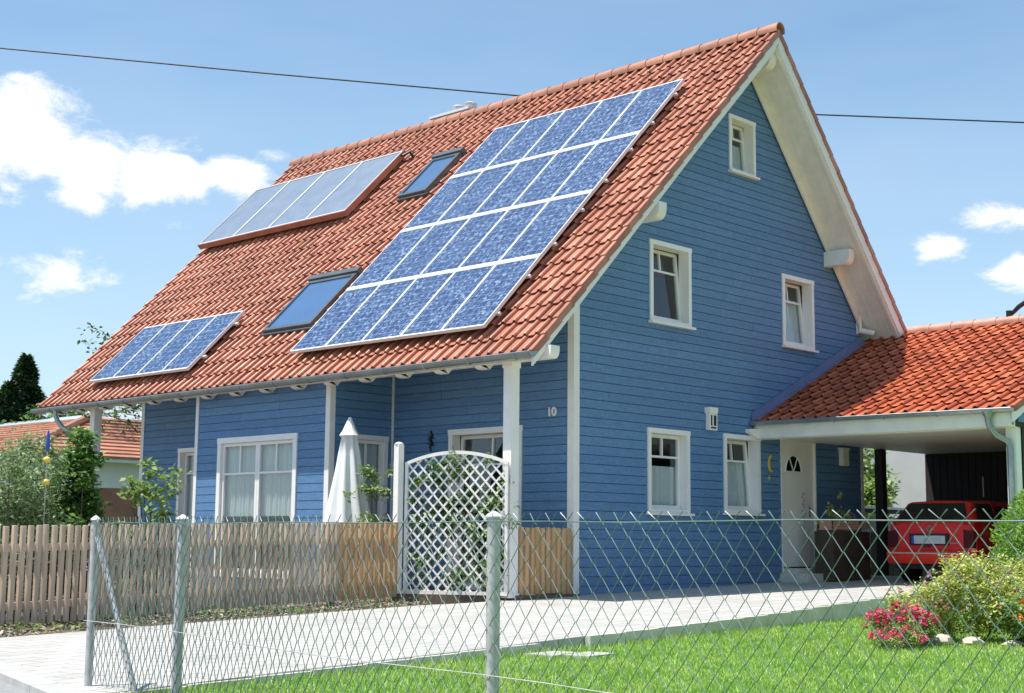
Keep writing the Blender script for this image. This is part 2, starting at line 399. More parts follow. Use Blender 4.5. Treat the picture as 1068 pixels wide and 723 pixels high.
def ridge_cap(p0, p1, r, seg=.38):
    mb = MB(); p0, p1 = V3(p0), V3(p1); d = (p1-p0); Lh = d.length; d.normalize(); side = d.cross(ZV).normalized()
    n = int(Lh/seg); seg = Lh/n
    for i in range(n):
        a = p0+d*(i*seg-.02); b = p0+d*((i+1)*seg+.02); o = len(mb.v); k = 11
        for p, rr in ((a, r*1.06), (b, r*.94)):
            for j in range(k):
                t = PI*(-.12+1.24*j/(k-1)); mb.v.append(tuple(p+side*math.cos(t)*rr+ZV*math.sin(t)*rr))
            for j in range(k):
                t = PI*(-.12+1.24*j/(k-1)); mb.v.append(tuple(p+side*math.cos(t)*(rr-.02)+ZV*math.sin(t)*(rr-.02)))
        for j in range(k-1):
            mb.f += [(o+j, o+j+1, o+2*k+j+1, o+2*k+j), (o+k+j, o+3*k+j, o+3*k+j+1, o+k+j+1), (o+j, o+k+j, o+k+j+1, o+j+1), (o+2*k+j, o+2*k+j+1, o+3*k+j+1, o+3*k+j)]
    return mb

# siding with real grooves
rj = random.Random(5)
def siding(O, U, Nn, spans, z0, z1, holes=(), pitch=.130, gap=.0105, th=.022, cuts=()):
    mb = MB(); O = V3(O); U = V3(U); Nn = V3(Nn)
    def rows(za, zb, n0, n1, full):
        cz = sorted({za, zb} | {c for h in holes for c in (h[2], h[3]) if za < c < zb} | {c for c in cuts if za < c < zb})
        for a, b in zip(cz, cz[1:]):
            if b-a < .002: continue
            m = (a+b)/2; (a0, a1), (b0, b1) = spans(a), spans(b)
            segs = [(0., 1.)]; iv = [(a0, a1, b0, b1)]
            hs = sorted([h for h in holes if h[2] < m < h[3]])
            cur = [('s', None)]; L0 = (a0, b0); out = []
            for h in hs:
                out.append((L0[0], h[0], L0[1], h[0])); L0 = (h[1], h[1])
            out.append((L0[0], a1, L0[1], b1))
            for (p, q, r, s_) in out:
                if q-p < .004 and s_-r < .004: continue
                q = max(q, p+.001); s_ = max(s_, r+.001)
                if n1 is None:
                    mb.add([O+U*p+ZV*a+Nn*n0, O+U*q+ZV*a+Nn*n0, O+U*s_+ZV*b+Nn*n0, O+U*r+ZV*b+Nn*n0], [(0,1,2,3)])
                elif min(q, s_)-max(p, r) > 2.2 and q-p > 0:
                    jt = rj.uniform(max(p, r)+.7, min(q, s_)-.7)
                    for (p1, q1, s1_, r1) in ((p, jt-.002, jt-.002, r), (jt+.002, q, s_, jt+.002)):
                        pts = []; dn = rj.uniform(-.0015, .0015)
                        for n in (n0, n1+dn): pts += [O+U*p1+ZV*a+Nn*n, O+U*q1+ZV*a+Nn*n, O+U*s1_+ZV*b+Nn*n, O+U*r1+ZV*b+Nn*n]
                        mb.add(pts, [(4,5,6,7),(0,1,5,4),(1,2,6,5),(2,3,7,6),(3,0,4,7)])
                else:
                    pts = []
                    for n in (n0, n1): pts += [O+U*p+ZV*a+Nn*n, O+U*q+ZV*a+Nn*n, O+U*s_+ZV*b+Nn*n, O+U*r+ZV*b+Nn*n]
                    mb.add(pts, [(4,5,6,7),(0,1,5,4),(1,2,6,5),(2,3,7,6),(3,0,4,7)])
    zmin = z0
    rows(z0, z1, -.004, None, True)
    k = 0
    while zmin < z1:
        t = min(zmin+pitch-gap, z1); rows(zmin, t, 0, th, False); zmin += pitch
    return mb

house = thing('wooden_house', 'blue timber-clad house with steep orange tiled roof covered in solar panels', 'house', (0, 0, -.36))
X, Y = V3((1,0,0)), V3((0,1,0))
gable_holes = [(1.70,2.665,3.67,4.86),(5.26,6.18,3.67,4.84),(1.635,2.60,.83,2.03),(3.54,4.485,.87,2.055),(3.77,4.48,6.37,7.28),(5.118,6.172,-.5,2.08)]
TH = .34
def gspan(z):
    a = max(0, (z-EZ+TH)/SL+EX); b = min(W, RX+(RZ-TH-z)/SR); return (a, max(a, b))
zp = RZ-TH-.02
obj('gable_wall', siding((0,0,0), X, -Y, gspan, -.36, zp, gable_holes, cuts=(zl(0)-TH, zr(W)-TH)), 'blue', house)
B0, B1, AX = 7.29, 3.79, -1.25
EAV = zl(0)-TH
obj('side_wall', siding((0,0,0), Y, -X, lambda z: (0, B1), -.36, EAV, [(1.0,2.42,-.3,1.98)]), 'blue', house)
obj('side_wall', siding((0,B0,0), Y, -X, lambda z: (0, LEN-B0), -.47, EAV, [(1.35,2.34,.6,1.99)]), 'blue', house)
obj('bay_wall', siding((AX,B1,0), Y, -X, lambda z: (0, B0-B1), -.47, 2.84, [(4.565-B1,6.60-B1,-.2,1.985)]), 'blue', house)
obj('bay_wall', siding((AX,B1,0), X, -Y, lambda z: (min(-AX-.01, max(0, (z+TH-zl(AX))/SL)), -AX), -.36, EAV-.02, [(.33,1.11,-.3,1.96)], cuts=(zl(AX)-TH,)), 'blue', house)
mb = MB(); mb.box((AX, B0-.02, -.47), (0, B0, 2.9)); mb.box((0, LEN-.02, -.5), (W, LEN, EAV)); mb.box((W-.03, 0.01, -.5), (W, LEN, zr(W)-TH))
mb.prism([(0, LEN-.02, EAV), (W, LEN-.02, zr(W)-TH), (RX, LEN-.02, RZ-TH)], (0, .02, 0))
obj('rear_wall', mb, 'blue', house)
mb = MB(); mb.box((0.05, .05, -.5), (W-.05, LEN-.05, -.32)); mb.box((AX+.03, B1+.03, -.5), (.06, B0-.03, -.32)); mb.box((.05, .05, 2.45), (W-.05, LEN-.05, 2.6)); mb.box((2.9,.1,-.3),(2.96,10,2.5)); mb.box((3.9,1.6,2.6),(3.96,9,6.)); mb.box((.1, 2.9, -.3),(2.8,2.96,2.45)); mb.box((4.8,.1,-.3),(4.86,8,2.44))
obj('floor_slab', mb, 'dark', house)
mb = MB(); mb.box((-.012, -.012, -.8), (W+.01, -.002, -.36)); mb.box((-.012,-.002,-.8),(-.002,B1,-.33)); mb.box((AX-.012, B1, -.8), (AX-.002, B0, -.44))
obj('foundation', mb, 'conc', house)
# corner boards
def corner(x, y, z0, z1, sx, sy, w=.10, t=.034):
    mb = MB()
    # one leg lies on each face of the corner; the corner is at (x,y), faces look to -y (from +x*sx side) and to -x
    mb.box((min(x-t*1, x+0), min(y, y+sy*w), z0), (max(x-t, x), max(y, y+sy*w), z1))
    mb.box((min(x-t, x+sx*w), y-t, z0), (max(x-t, x+sx*w), y, z1))
    obj('corner_board', mb, 'white', house)
corner(0, 0, -.34, zl(0)-TH, 1, 1, .085)
mb = MB(); mb.box((AX-.034, B1-.034, -.36), (AX+.07, B1, 2.84)); mb.box((AX-.034, B1, -.36), (AX, B1+.07, 2.84)); obj('corner_board', mb, 'white', house)
mb = MB(); mb.box((AX-.034, B0-.07, -.46), (AX, B0+.01, 2.84)); obj('corner_board', mb, 'white', house)
mb = MB(); mb.box((-.036, B1-.062, -.34), (-.0, B1-.023, EAV-.02)); obj('corner_board', mb, 'white', house)
mb = MB(); mb.box((-.034, LEN-.08, -.46), (0, LEN+.02, EAV)); obj('corner_board', mb, 'white', house)
mb = MB(); mb.box((W-.05, -.034, -.3), (W+.03, 0, 3.6)); obj('corner_board', mb, 'white', house)
# frieze boards under the verge on the gable wall
mb = MB()
mb.prism([(.0, -.026, zl(0)-TH), (RX, -.026, RZ-TH-.0), (RX, -.026, RZ-TH-.2), (.0, -.026, zl(0)-TH-.13)], (0, -.025, 0))
mb.prism([(RX, -.055, RZ-TH), (W, -.055, zr(W)-TH), (W, -.055, zr(W)-TH-.2), (RX, -.055, RZ-TH-.2)], (0, -.03, 0))
obj('frieze_board', mb, 'soffit', house)

# roof
nrm = math.hypot(1, SL); VL = V3((1,0,SL))/nrm; NL = V3((-SL,0,1))/nrm
obj('tiled_slope', tiles((EX, YF, EZ-.045*1), Y, VL, NL, 60, 24, (YB-YF)/60, (RX-EX)*nrm/24), 'tile', house, True, 50)
nr2 = math.hypot(1, SR); VR = V3((-1,0,SR))/nr2; NR = V3((SR,0,1))/nr2; XE = 8.2
obj('tiled_slope', tiles((XE, YF, zr(XE)-.045), Y, VR, NR, 58, 18, (YB-YF)/58, (XE-RX)*nr2/18), 'tile', house, True, 50)
obj('ridge_cap', ridge_cap((RX, YF-.02, RZ-.03), (RX, YB+.02, RZ-.03), .12), 'ridge', house, True, 50)
mb = MB()
mb.prism([(EX+.03, YF+.04, zl(EX+.03)-.07), (RX, YF+.04, RZ-.07), (RX, YF+.04, RZ-TH), (EX+.03, YF+.04, zl(EX+.03)-.17)], (0, YB-YF-.08, 0))
mb.prism([(XE-.02, YF+.04, zr(XE-.02)-.07), (RX+.0, YF+.04, RZ-.07), (RX+.0, YF+.04, RZ-TH), (XE-.02, YF+.04, zr(XE-.02)-TH)], (0, YB-YF-.08, 0))
obj('soffit', mb, 'soffit', house)
mb = MB()   # grooves between the soffit boards of the verge, right slope
for k in range(5):
    y = YF+.15+k*.12
    mb.prism([(XE-.1, y, zr(XE-.1)-TH-.001), (RX+.1, y, zr(RX+.1)-TH-.001), (RX+.1, y, zr(RX+.1)-TH-.006), (XE-.1, y, zr(XE-.1)-TH-.006)], (0, .085, 0))
obj('soffit_board', mb, 'soffit', house)
for ya, yb in ((YF-.0, YF+.035), (YB-.035, YB)):
    mb = MB(); mb.prism([(EX, ya, zl(EX)-.06), (RX-.001, ya, RZ-.06), (RX-.001, ya, RZ-.25), (EX+.0, ya, zl(EX)-.22)], (0, yb-ya, 0)); obj('barge_board', mb, 'white', house)
    mb = MB(); mb.prism([(XE, ya, zr(XE)-.07), (RX+.001, ya, RZ-.07), (RX+.001, ya, RZ-TH-.02), (XE, ya, zr(XE)-TH-.02)], (0, yb-ya, 0)); obj('barge_board', mb, 'white', house)
# second, inner moulding on the right verge
mb = MB(); mb.prism([(XE-.02, YF+.036, zr(XE)-TH+.02), (RX+.01, YF+.036, RZ-TH), (RX+.01, YF+.036, RZ-TH-.05), (XE-.02, YF+.036, zr(XE)-TH-.03)], (0, .05, 0)); obj('verge_moulding', mb, 'white', house)
# purlins with rounded noses
def beam_end(x0, x1, y0, y1, z0, z1, name='purlin', mat='white'):
    mb = MB(); R = (z1-z0)*.75
    pts = [(x0, y1, z0), (x0, y1, z1), (x0, y0, z1), (x0, y0, z1-(z1-z0)*.3)]
    for i in range(7):
        a = i/6*PI/2; pts.append((x0, y0+R*.6*(1-math.cos(a)) , z0+(z1-z0)*.7*(1-math.sin(a))))
    mb.prism(pts, (x1-x0, 0, 0)); return obj(name, mb, mat, house)
beam_end(-1.34, -1.17, -.78, 11.9, 2.735, 2.90)
beam_end(1.03, 1.2, -.72, .0, 5.0, 5.24)
beam_end(6.58, 6.76, -.52, 0, 5.17, 5.43)
beam_end(4.14, 4.32, -.6, 0, 8.05, 8.36)
# rafter tails
for i in range(15):
    y = .38+i*.80
    if y > 11.9: break
    mb = MB(); pts = []
    x0, x1 = -1.60, -1.16
    pts = [(x1, y-.045, zl(x1)-.17), (x1, y-.045, zl(x1)-.40), (-1.36, y-.045, 2.655)]
    for k in range(6):
        a = k/5*PI/2; pts.append((-1.42-.13*math.sin(a), y-.045, 2.655+.12*(1-math.cos(a))))
    pts.append((-1.545, y-.045, zl(-1.545)-.172))
    mb.prism([(p[0], p[1]-.03, p[2]) for p in pts], (0, .15, 0)); obj('rafter_tail', mb, 'white', house)
mb = MB(); mb.box((-1.56, YF+.04, 2.70), (-1.535, YB-.04, zl(-1.54)-.172)); obj('fascia', mb, 'white', house)
# posts
for (x, y, zb) in ((-1.255, 0., -.36), (-1.255, 10.55, -.46)):
    mb = MB(); mb.box((x-.075, y-.075, zb), (x+.075, y+.075, 2.735)); mb.box((x-.088, y-.088, 2.66), (x+.088, y+.088, 2.734)); mb.box((x-.09, y-.09, zb), (x+.09, y+.09, zb+.06)); obj('veranda_post', mb, 'white', house)
# gutters and downpipe
def gutter(p0, p1, r, par, name='gutter'):
    mb = MB(); p0, p1 = V3(p0), V3(p1); d = (p1-p0).normalized(); side = d.cross(ZV).normalized(); k = 9
    o = 0
    for p in (p0, p1):
        for rr in (r, r-.008):
            for j in range(k):
                t = PI+PI*j/(k-1); mb.v.append(tuple(p+side*math.cos(t)*rr+ZV*math.sin(t)*rr))
    for j in range(k-1):
        mb.f += [(j, j+1, 2*k+j+1, 2*k+j), (k+j, 3*k+j, 3*k+j+1, k+j+1)]
    mb.f += [tuple(range(k)), tuple(range(2*k, 3*k))]
    for s in (-1, 1):
        mb.tube([p0+side*s*r, p1+side*s*r], .010, 6)
    n = int((p1-p0).length/.85)
    for i in range(n):
        q = p0+d*(.3+i*.85); mb.tube([q+side*math.cos(PI+PI*j/8)*(r+.005)+ZV*math.sin(PI+PI*j/8)*(r+.005) for j in range(9)], .006, 4)
    return obj(name, mb, 'zinc', par, True, 60)
gutter((-1.655, -.76, 2.78), (-1.655, 12.12, 2.745), .068, house)
mb = MB(); mb.tube([(-1.655,11.3,2.72),(-1.655,11.3,2.60),(-1.62,11.27,2.5),(-1.55,11.2,2.38),(-1.45,10.95,2.27),(-1.38,10.78,2.20),(-1.36,10.70,2.1),(-1.36,10.70,-.4)], .046, 10); obj('downpipe', mb, 'zinc', house, True, 60)

# windows ----------------------------------------------------------------------
def window(O, U, Nn, w, h, depth=.15, casing=.075, tilt=0, vm=(1,), tr=.70, leaves=1, curtain=None, cz=(0, 1), sill=True, name='window', handle=False):
    """O: lower left corner of the opening in the wall plane, U to the right seen from outside"""
    O = V3(O); U = V3(U); Nn = V3(Nn)
    mb = MB(); p = .045
    mb.fbox(O, U, ZV, Nn, -casing, 0, -.0, h, -depth, p)
    mb.fbox(O, U, ZV, Nn, w, w+casing, -.0, h, -depth, p)
    mb.fbox(O, U, ZV, Nn, -casing-.01, w+casing+.01, h, h+casing, -depth, p+.005)
    mb.fbox(O, U, ZV, Nn, -casing, w+casing, -casing*.8, 0, -depth, p)
    root = obj(name, mb, 'wframe', house)
    if sill:
        mb = MB(); mb.fbox(O, U, ZV, Nn, -casing-.03, w+casing+.03, -casing*.8-.03, -casing*.8+.005, -.01, p+.06); obj('sill', mb, 'wframe', root)
    f = .055
    lw = w/leaves
    for i in range(leaves):
        a = i*lw; b = a+lw
        n0, n1 = -depth+.01, -depth+.06
        def rot(mb_):
            if tilt:
                piv = O+Nn*n0
                out = []
                for q in mb_.v:
                    q = V3(q); zz = (q-piv).z; ang = math.radians(tilt)
                    out.append(tuple(q-Nn*(zz*math.sin(ang))))
                mb_.v = out
        mb = MB()
        mb.fbox(O, U, ZV, Nn, a+.003, a+f, .003, h-.003, n0, n1); mb.fbox(O, U, ZV, Nn, b-f, b-.003, .003, h-.003, n0, n1)
        mb.fbox(O, U, ZV, Nn, a+f, b-f, .003, f+.01, n0, n1); mb.fbox(O, U, ZV, Nn, a+f, b-f, h-f, h-.003, n0, n1)
        if tr: mb.fbox(O, U, ZV, Nn, a+f, b-f, h*tr-.016, h*tr+.016, n0+.004, n1-.003)
        for q in vm:
            um = a+lw*q/(len(vm)+1); mb.fbox(O, U, ZV, Nn, um-.014, um+.014, h*tr+.016 if tr else f, h-f, n0+.006, n1-.005)
        rot(mb); s = obj('sash', mb, 'wframe', root)
        mb = MB(); mb.fbox(O, U, ZV, Nn, a+f-.005, b-f+.005, f, h-f, n0+.018, n0+.024); rot(mb); obj('pane', mb, 'glass', root)
        if curtain is not None:
            mb = MB(); n = 60; o = len(mb.v)
            for k in range(n+1):
                uu = a+lw*k/n; dn = .018*math.sin(k*1.3)+.01*math.sin(k*.5+1)
                for zz in (h*cz[0], h*cz[1]): mb.v.append(tuple(O+U*uu+ZV*zz+Nn*(-depth-(.035 if leaves > 1 else .03)+dn)))
            if tilt: rot(mb)
            mb.f += [(2*k, 2*k+2, 2*k+3, 2*k+1) for k in range(n)]
            obj('curtain', mb, 'curtain', root, True, 180)
    return root
D = .15
window((1.75,0,3.70), X, -Y, .875, 1.115, D, .072, tilt=5.0)
window((5.31,0,3.70), X, -Y, .82, 1.09, D, .072, tilt=5.5, curtain=1, cz=(0, .75))
window((1.685,0,.86), X, -Y, .87, 1.12, D, .072, curtain=1, cz=(0.05, .58))
window((3.59,0,.895), X, -Y, .85, 1.11, D, .072, tilt=4.5, curtain=1, cz=(0, .70))
window((3.82,0,6.40), X, -Y, .61, .83, D, .065, tilt=5.0, curtain=1, cz=(0, .6))
window((0,2.38,-.28), -Y, -X, 1.34, 2.22, .12, .085, tr=.80, tilt=2.0, sill=False, name='patio_door')
window((0,9.60,.66), -Y, -X, .90, 1.28, .12, .075, curtain=1)
window((AX,6.535,-.16), -Y, -X, 1.91, 2.07, .06, .09, tr=.76, leaves=2, curtain=1, cz=(.43, 1), sill=False)
window((AX+.38,B1,-.28), X, -Y, .68, 2.18, .05, .075, tr=.66, sill=False, name='terrace_door', curtain=1, cz=(.1, 1))

# front door
mb = MB(); O = V3((5.118,0,0))
mb.fbox(O, X, ZV, -Y, .03, 1.025, .0, 2.05, -.06, -.0)
mb.fbox(O, X, ZV, -Y, 0, .03, -.1, 2.08, -.08, .04); mb.fbox(O, X, ZV, -Y, 1.025, 1.054, -.1, 2.08, -.08, .04); mb.fbox(O, X, ZV, -Y, .03, 1.025, 2.05, 2.08, -.08, .04)
door = obj('front_door', mb, 'wframe', house)
mb = MB(); c = V3((5.51, -.006, 1.555)); pts = [c+V3((.25*math.cos(t)*.95, 0, .275*math.sin(t))) for t in [PI*i/16 for i in range(17)]]
mb.prism(pts, (0, -.006, 0)); obj('fanlight', mb, 'darkglass', door)
mb = MB()
for t in (PI*.35, PI*.65):
    e = c+V3((.27*math.cos(t), -.008, .275*math.sin(t))); b0_ = c+V3((0, -.008, 0)); sd = V3((.014, 0, 0))
    mb.prism([b0_-sd, b0_+sd, e+sd, e-sd], (0, -.006, 0))
mb.tube([c+V3((.25*math.cos(t)*.95, -.008, .275*math.sin(t))) for t in [PI*i/16 for i in range(17)]], .014, 6)
mb.tube([c+V3((-.25,-.008,0)), c+V3((.25,-.008,0))], .014, 6)
obj('glazing_bar', mb, 'wframe', door)
mb = MB(); mb.tube([(5.99,-.01,.93),(5.99,-.06,.93),(5.91,-.065,.93)], .012, 8); mb.box((5.975,-.012,.82),(6.005,-.001,1.0)); obj('handle', mb, 'chrome', door, True)
mb = MB(); mb.box((5.05, -.55, -.24), (6.25, -.02, -.10)); mb.box((5.15,-.3,-.1),(6.15,-.02,-.02)); obj('door_step', mb, 'conc', house)
tag_o = MB()
for k in range(9):
    zz = .72+k*.055; sx_ = (-1)**k
    tag_o.prism([(5.80, -.006, zz), (5.80+sx_*.05, -.006, zz+.05), (5.80+sx_*.012, -.006, zz+.055)], (0, -.008, 0))
tag_o.tube([(5.80,-.012,.68),(5.81,-.012,.95),(5.79,-.012,1.22)], .008, 5)
tag(obj('door_garland', tag_o, 'galv', loc=(5.80,-.01,.68)), 'slim grey dried spray hung on the white front door', 'garland')

# vent, lamps, number
mb = MB(); mb.box((3.06,-.10,2.10),(3.26,-.026,2.36)); mb.box((3.03,-.13,2.36),(3.24,-.026,2.45))
v = obj('vent_cover', mb, 'wframe', house)
mb = MB(); mb.box((3.09,-.104,2.17),(3.125,-.098,2.33)); mb.box((3.165,-.104,2.17),(3.23,-.098,2.33)); mb.box((3.09,-.104,2.125),(3.23,-.098,2.15)); obj('vent_slot', mb, 'black', v)
mb = MB(); mb.box((6.93,-.12,1.72),(7.11,-.026,2.0)); mb.box((6.91,-.13,2.0),(7.13,-.022,2.03)); obj('wall_lamp', mb, 'white', house)
mb = MB(); mb.tube([(7.66,-.06,4.46),(7.66,-.09,4.18)], .03, 8); mb.tube([(7.66,-.05,4.17),(7.82,-.26,4.11)], .055, 12); mb.box((7.62,-.04,4.1),(7.70,-.02,4.5)); obj('floodlight', mb, 'white', house, True)
def text_part(body, size, loc, rot, mat, parent, name, depth=.01):
    cu = bpy.data.curves.new(name, 'FONT'); cu.body = body; cu.size = size; cu.extrude = depth; cu.align_x = 'CENTER'; cu.align_y = 'CENTER'; cu.offset = size*.018
    t = bpy.data.objects.new(name+'_tmp', cu); C.objects.link(t); t.rotation_euler = rot
    dg = bpy.context.evaluated_depsgraph_get(); dg.update(); me = bpy.data.meshes.new_from_object(t.evaluated_get(dg))
    Rm = Matrix.LocRotScale(V3(loc), __import__('mathutils').Euler(rot), None)
    r = root_loc(parent); me.transform(Matrix.Translation(-r) @ Rm) ; bpy.data.objects.remove(t)
    me.materials.clear(); me.materials.append(M[mat]); o = bpy.data.objects.new(name, me); C.objects.link(o); o.parent = parent; return o
text_part('10', .175, (-.034, .38, 2.18), (PI/2, 0, -PI/2), 'white', house, 'house_number')
# chimney with two flues just behind the ridge
mb = MB(); mb.prism([(4.45,6.75,8.2),(5.15,6.75,8.2),(5.15,7.8,8.2),(4.45,7.8,8.2)], (0,0,.72)); ch = obj('chimney', mb, 'zinc', house)
mb = MB(); mb.box((4.42,6.70,8.92),(5.18,7.85,8.97)); obj('chimney_cap', mb, 'alu', ch)
for y in (6.98, 7.32):
    mb = MB(); mb.lathe((4.75,y,8.97), [(.09,0),(.09,.10),(.13,.11),(.14,.17),(.10,.20),(.02,.22)], 14); obj('flue', mb, 'galv', ch, True)
# skylights
def roof_pt(x, y, off): return V3((x, y, zl(x)))+NL*off
def skylight(x0, x1, y0, y1, open_=0):
    O = roof_pt(x0, y0, 0); len_ = (x1-x0)*nrm; wd = y1-y0
    mb = MB(); t = .07
    for (a, b, c_, d) in ((0, t, 0, len_), (wd-t, wd, 0, len_), (t, wd-t, 0, t), (t, wd-t, len_-t*1.4, len_)):
        mb.fbox(O, Y, VL, NL, a, b, c_, d, -.05, .105)
    r = obj('skylight', mb, 'frame_dark', house)
    mb = MB(); mb.fbox(O, Y, VL, NL, t, wd-t, t, len_-t*1.4, .0, .085); obj('pane', mb, 'skyglass', r)
    mb = MB(); mb.fbox(O, Y, VL, NL, -.02, wd+.02, -.05, 0, .025, .055); obj('apron', mb, 'frame_dark', r)
    mb = MB(); mb.fbox(O, Y, VL, NL, -.02, wd+.02, len_-.02, len_+.10, .0, .14); obj('hood', mb, 'frame_dark', r)
skylight(-.68, .30, 4.98, 6.26)
skylight(2.05, 2.93, 5.27, 6.02)

# ------------------------------------------------------------------ solar panels on the roof
ROWN = ['bottom', 'second', 'third', 'top']; ORD = ['first', 'second', 'third', 'fourth', 'fifth']
def pv_panel(x0, x1, y0, y1, label, group):
    base = roof_pt(x0, y0, .08)
    r = thing('solar_module', label, 'solar panel', base, group)
    O = roof_pt(x0, y0, 0); ln = (x1-x0)*nrm; wd = y1-y0; f = .020
    mb = MB()
    for (a, b, c_, d) in ((0, f, 0, ln), (wd-f, wd, 0, ln), (f, wd-f, 0, f*1.5), (f, wd-f, ln-f*1.5, ln)): mb.fbox(O, Y, VL, NL, a, b, c_, d, .115, .165)
    obj('frame', mb, 'alu', r)
    mb = MB(); mb.fbox(O, Y, VL, NL, f, wd-f, f*1.5, ln-f*1.5, .12, .158)
    o = obj('cell_sheet', mb, 'cells', r)
    me = o.data; uvl = me.uv_layers.new(name='UVMap'); off = base
    for lp in me.loops:
        p = me.vertices[lp.vertex_index].co; uvl.data[lp.index].uv = ((p.y)/1, (p.dot(VL)))
    return r
cols = 5; yA, yBv = .41, 4.67
for r_ in range(4):
    for c_ in range(cols):
        x0 = -1.275+r_*1.138; y0 = yBv-(c_+1)*(yBv-yA)/cols
        pv_panel(x0+.012, x0+1.138-.018, y0+.006, y0+(yBv-yA)/cols-.006, 'blue solar panel in the %s row of the big array, %s from the left' % (ROWN[r_], ORD[c_]), 'panels of the big solar array')
for c_ in range(4):
    wd = (10.55-7.38)/4; y0 = 10.55-(c_+1)*wd
    pv_panel(-1.32, -.21, y0+.006, y0+wd-.006, 'blue solar panel in the small low array, %s from the left' % ORD[c_], 'panels of the small array')
# mounting rails
mb = MB()
for x in (-1.05, -.42):
    O = roof_pt(x, 7.3, 0); mb.fbox(O, Y, VL, NL, 0, 3.3, -.02, .02, .075, .114)
tag(obj('mounting_rails', mb, 'alu', loc=(-1.05, 7.3, zl(-1.05))), 'aluminium rails holding the small low solar array', 'rail')
mb = MB()
for r_ in range(4):
    for q in (.25, .85):
        O = roof_pt(-1.275+r_*1.138+q, yA, 0); mb.fbox(O, Y, VL, NL, -.03, yBv-yA+.03, -.02, .02, .075, .114)
for r_ in range(1, 4):
    O = roof_pt(-1.275+r_*1.138, yA, 0); mb.fbox(O, Y, VL, NL, 0, yBv-yA, -.035, .02, .12, .172)
tag(obj('mounting_rails', mb, 'alu', loc=(-1.05, yA, zl(-1.05))), 'aluminium rails and joints of the big solar array', 'rail')
# thermal collectors: one box with four panes
x0, x1, y0, y1 = 1.84, 3.30, 7.16, 11.93
col = thing('solar_collector', 'long grey solar water collector in a brown frame high on the roof', 'solar collector', roof_pt(x0, y0, .1))
O = roof_pt(x0, y0, 0); ln = (x1-x0)*nrm; wd = y1-y0
mb = MB()
for (a, b, c_, d) in ((0, .03, 0, ln), (wd-.03, wd, 0, ln), (.03, wd-.03, 0, .03), (.03, wd-.03, ln-.03, ln)): mb.fbox(O, Y, VL, NL, a, b, c_, d, .09, .20)
obj('side_frame', mb, 'rust', col)
for k in range(4):
    mb = MB(); a = .03+k*(wd-.06)/4; b = a+(wd-.06)/4; mb.fbox(O, Y, VL, NL, a+.022, b-.022, .055, ln-.055, .1, .188); obj('pane', mb, 'absorb', col)
    mb = MB()
    for (p_, q_, c_, d) in ((a, a+.022, .03, ln-.03), (b-.022, b, .03, ln-.03), (a+.022, b-.022, .03, .055), (a+.022, b-.022, ln-.055, ln-.03)): mb.fbox(O, Y, VL, NL, p_, q_, c_, d, .1, .203)
    obj('pane_frame', mb, 'alu', col)
mb = MB(); mb.tube([roof_pt(x1-.1, y0-.02, .15), roof_pt(x1-.02, y0-.12, .14), roof_pt(x1-.02, y0-.14, .0)], .03, 8); obj('pipe', mb, 'black', col, True); mb = MB(); mb.tube([roof_pt(x1-.02, y1-.3, .15), roof_pt(x1+.1, y1-.3, .12), roof_pt(x1+.12, y1-.3, .0)], .03, 8); obj('pipe', mb, 'black', col, True)

# ------------------------------------------------------------------ carport
CE, CEZ, CR, CRZ = 4.35, 2.31, 8.25, 4.14; SC = (CRZ-CEZ)/(CR-CE); CY = -4.38
cp = thing('carport', 'white timber carport with bright orange tiled roof beside the blue gable', 'carport', (8, -2.2, -.26))
nc = math.hypot(1, SC); VC = V3((1,0,SC))/nc; NC = V3((-SC,0,1))/nc
obj('tiled_slope', tiles((CE, CY, CEZ-.03), Y, VC, NC, 20, 13, (-.02-CY)/20, (CR-CE)*nc/13), 'tile2', cp, True, 50)
VC2 = V3((-1,0,SC))/nc; NC2 = V3((SC,0,1))/nc; CX2 = 2*CR-CE
obj('tiled_slope', tiles((CX2, CY, CEZ-.03), Y, VC2, NC2, 20, 13, (-.02-CY)/20, (CR-CE)*nc/13), 'tile2', cp, True, 50)
obj('ridge_cap', ridge_cap((CR, CY-.02, CRZ), (CR, -.72, CRZ), .10), 'ridge2', cp, True, 50)
def zc(x): return CEZ+SC*(min(x, 2*CR-x)-CE)
mb = MB()
for (xa, xb) in ((CE+.03, CR), (CX2-.03, CR)):
    mb.prism([(xa, CY+.05, zc(xa)-.05), (xb, CY+.05, CRZ-.05), (xb, CY+.05, CRZ-.13), (xa, CY+.05, zc(xa)-.13)], (0, -CY-.06, 0))
obj('roof_deck', mb, 'soffit', cp)
mb = MB()
n = 46
for i in range(n):
    xa = 4.62+i*(7.4/n); mb.box((xa, CY+.12, 2.075), (xa+7.4/n-.012, -.03, 2.095))
mb.box((4.6, CY+.12, 2.10), (12.0, -.03, 2.11))
obj('ceiling', mb, 'soffit', cp)
mb = MB(); mb.prism([(4.47, CY+.06, 2.03), (4.60, CY+.06, 2.03), (4.60, CY+.06, 2.24), (4.47, CY+.06, 2.22)], (0, -CY-.10, 0))
obj('eave_beam', mb, 'soffit', cp)
mb = MB(); pts = [(4.13, -.10, 2.18), (4.13, -.10, 2.12)] + [(4.16+.3*i/6, -.10, 2.12-.10*math.sin(i/6*PI/2)) for i in range(7)] + [(4.47, -.10, 2.02), (4.47, -.10, 2.20)]
mb.prism(pts, (0, .08, 0)); obj('rafter_tail', mb, 'white', cp)
for y in ():
    mb = MB(); pts2 = [(p[0]+.12 if p[0] < 4.4 else p[0], y, p[2]) for p in pts]; mb.prism(pts2, (0, .08, 0)); obj('rafter_tail', mb, 'white', cp)
mb = MB(); mb.box((4.36, CY+.06, 2.04), (4.385, -.03, 2.30)); mb.box((4.385, CY+.06, 2.04), (4.47, -.03, 2.06)); obj('fascia', mb, 'soffit', cp)
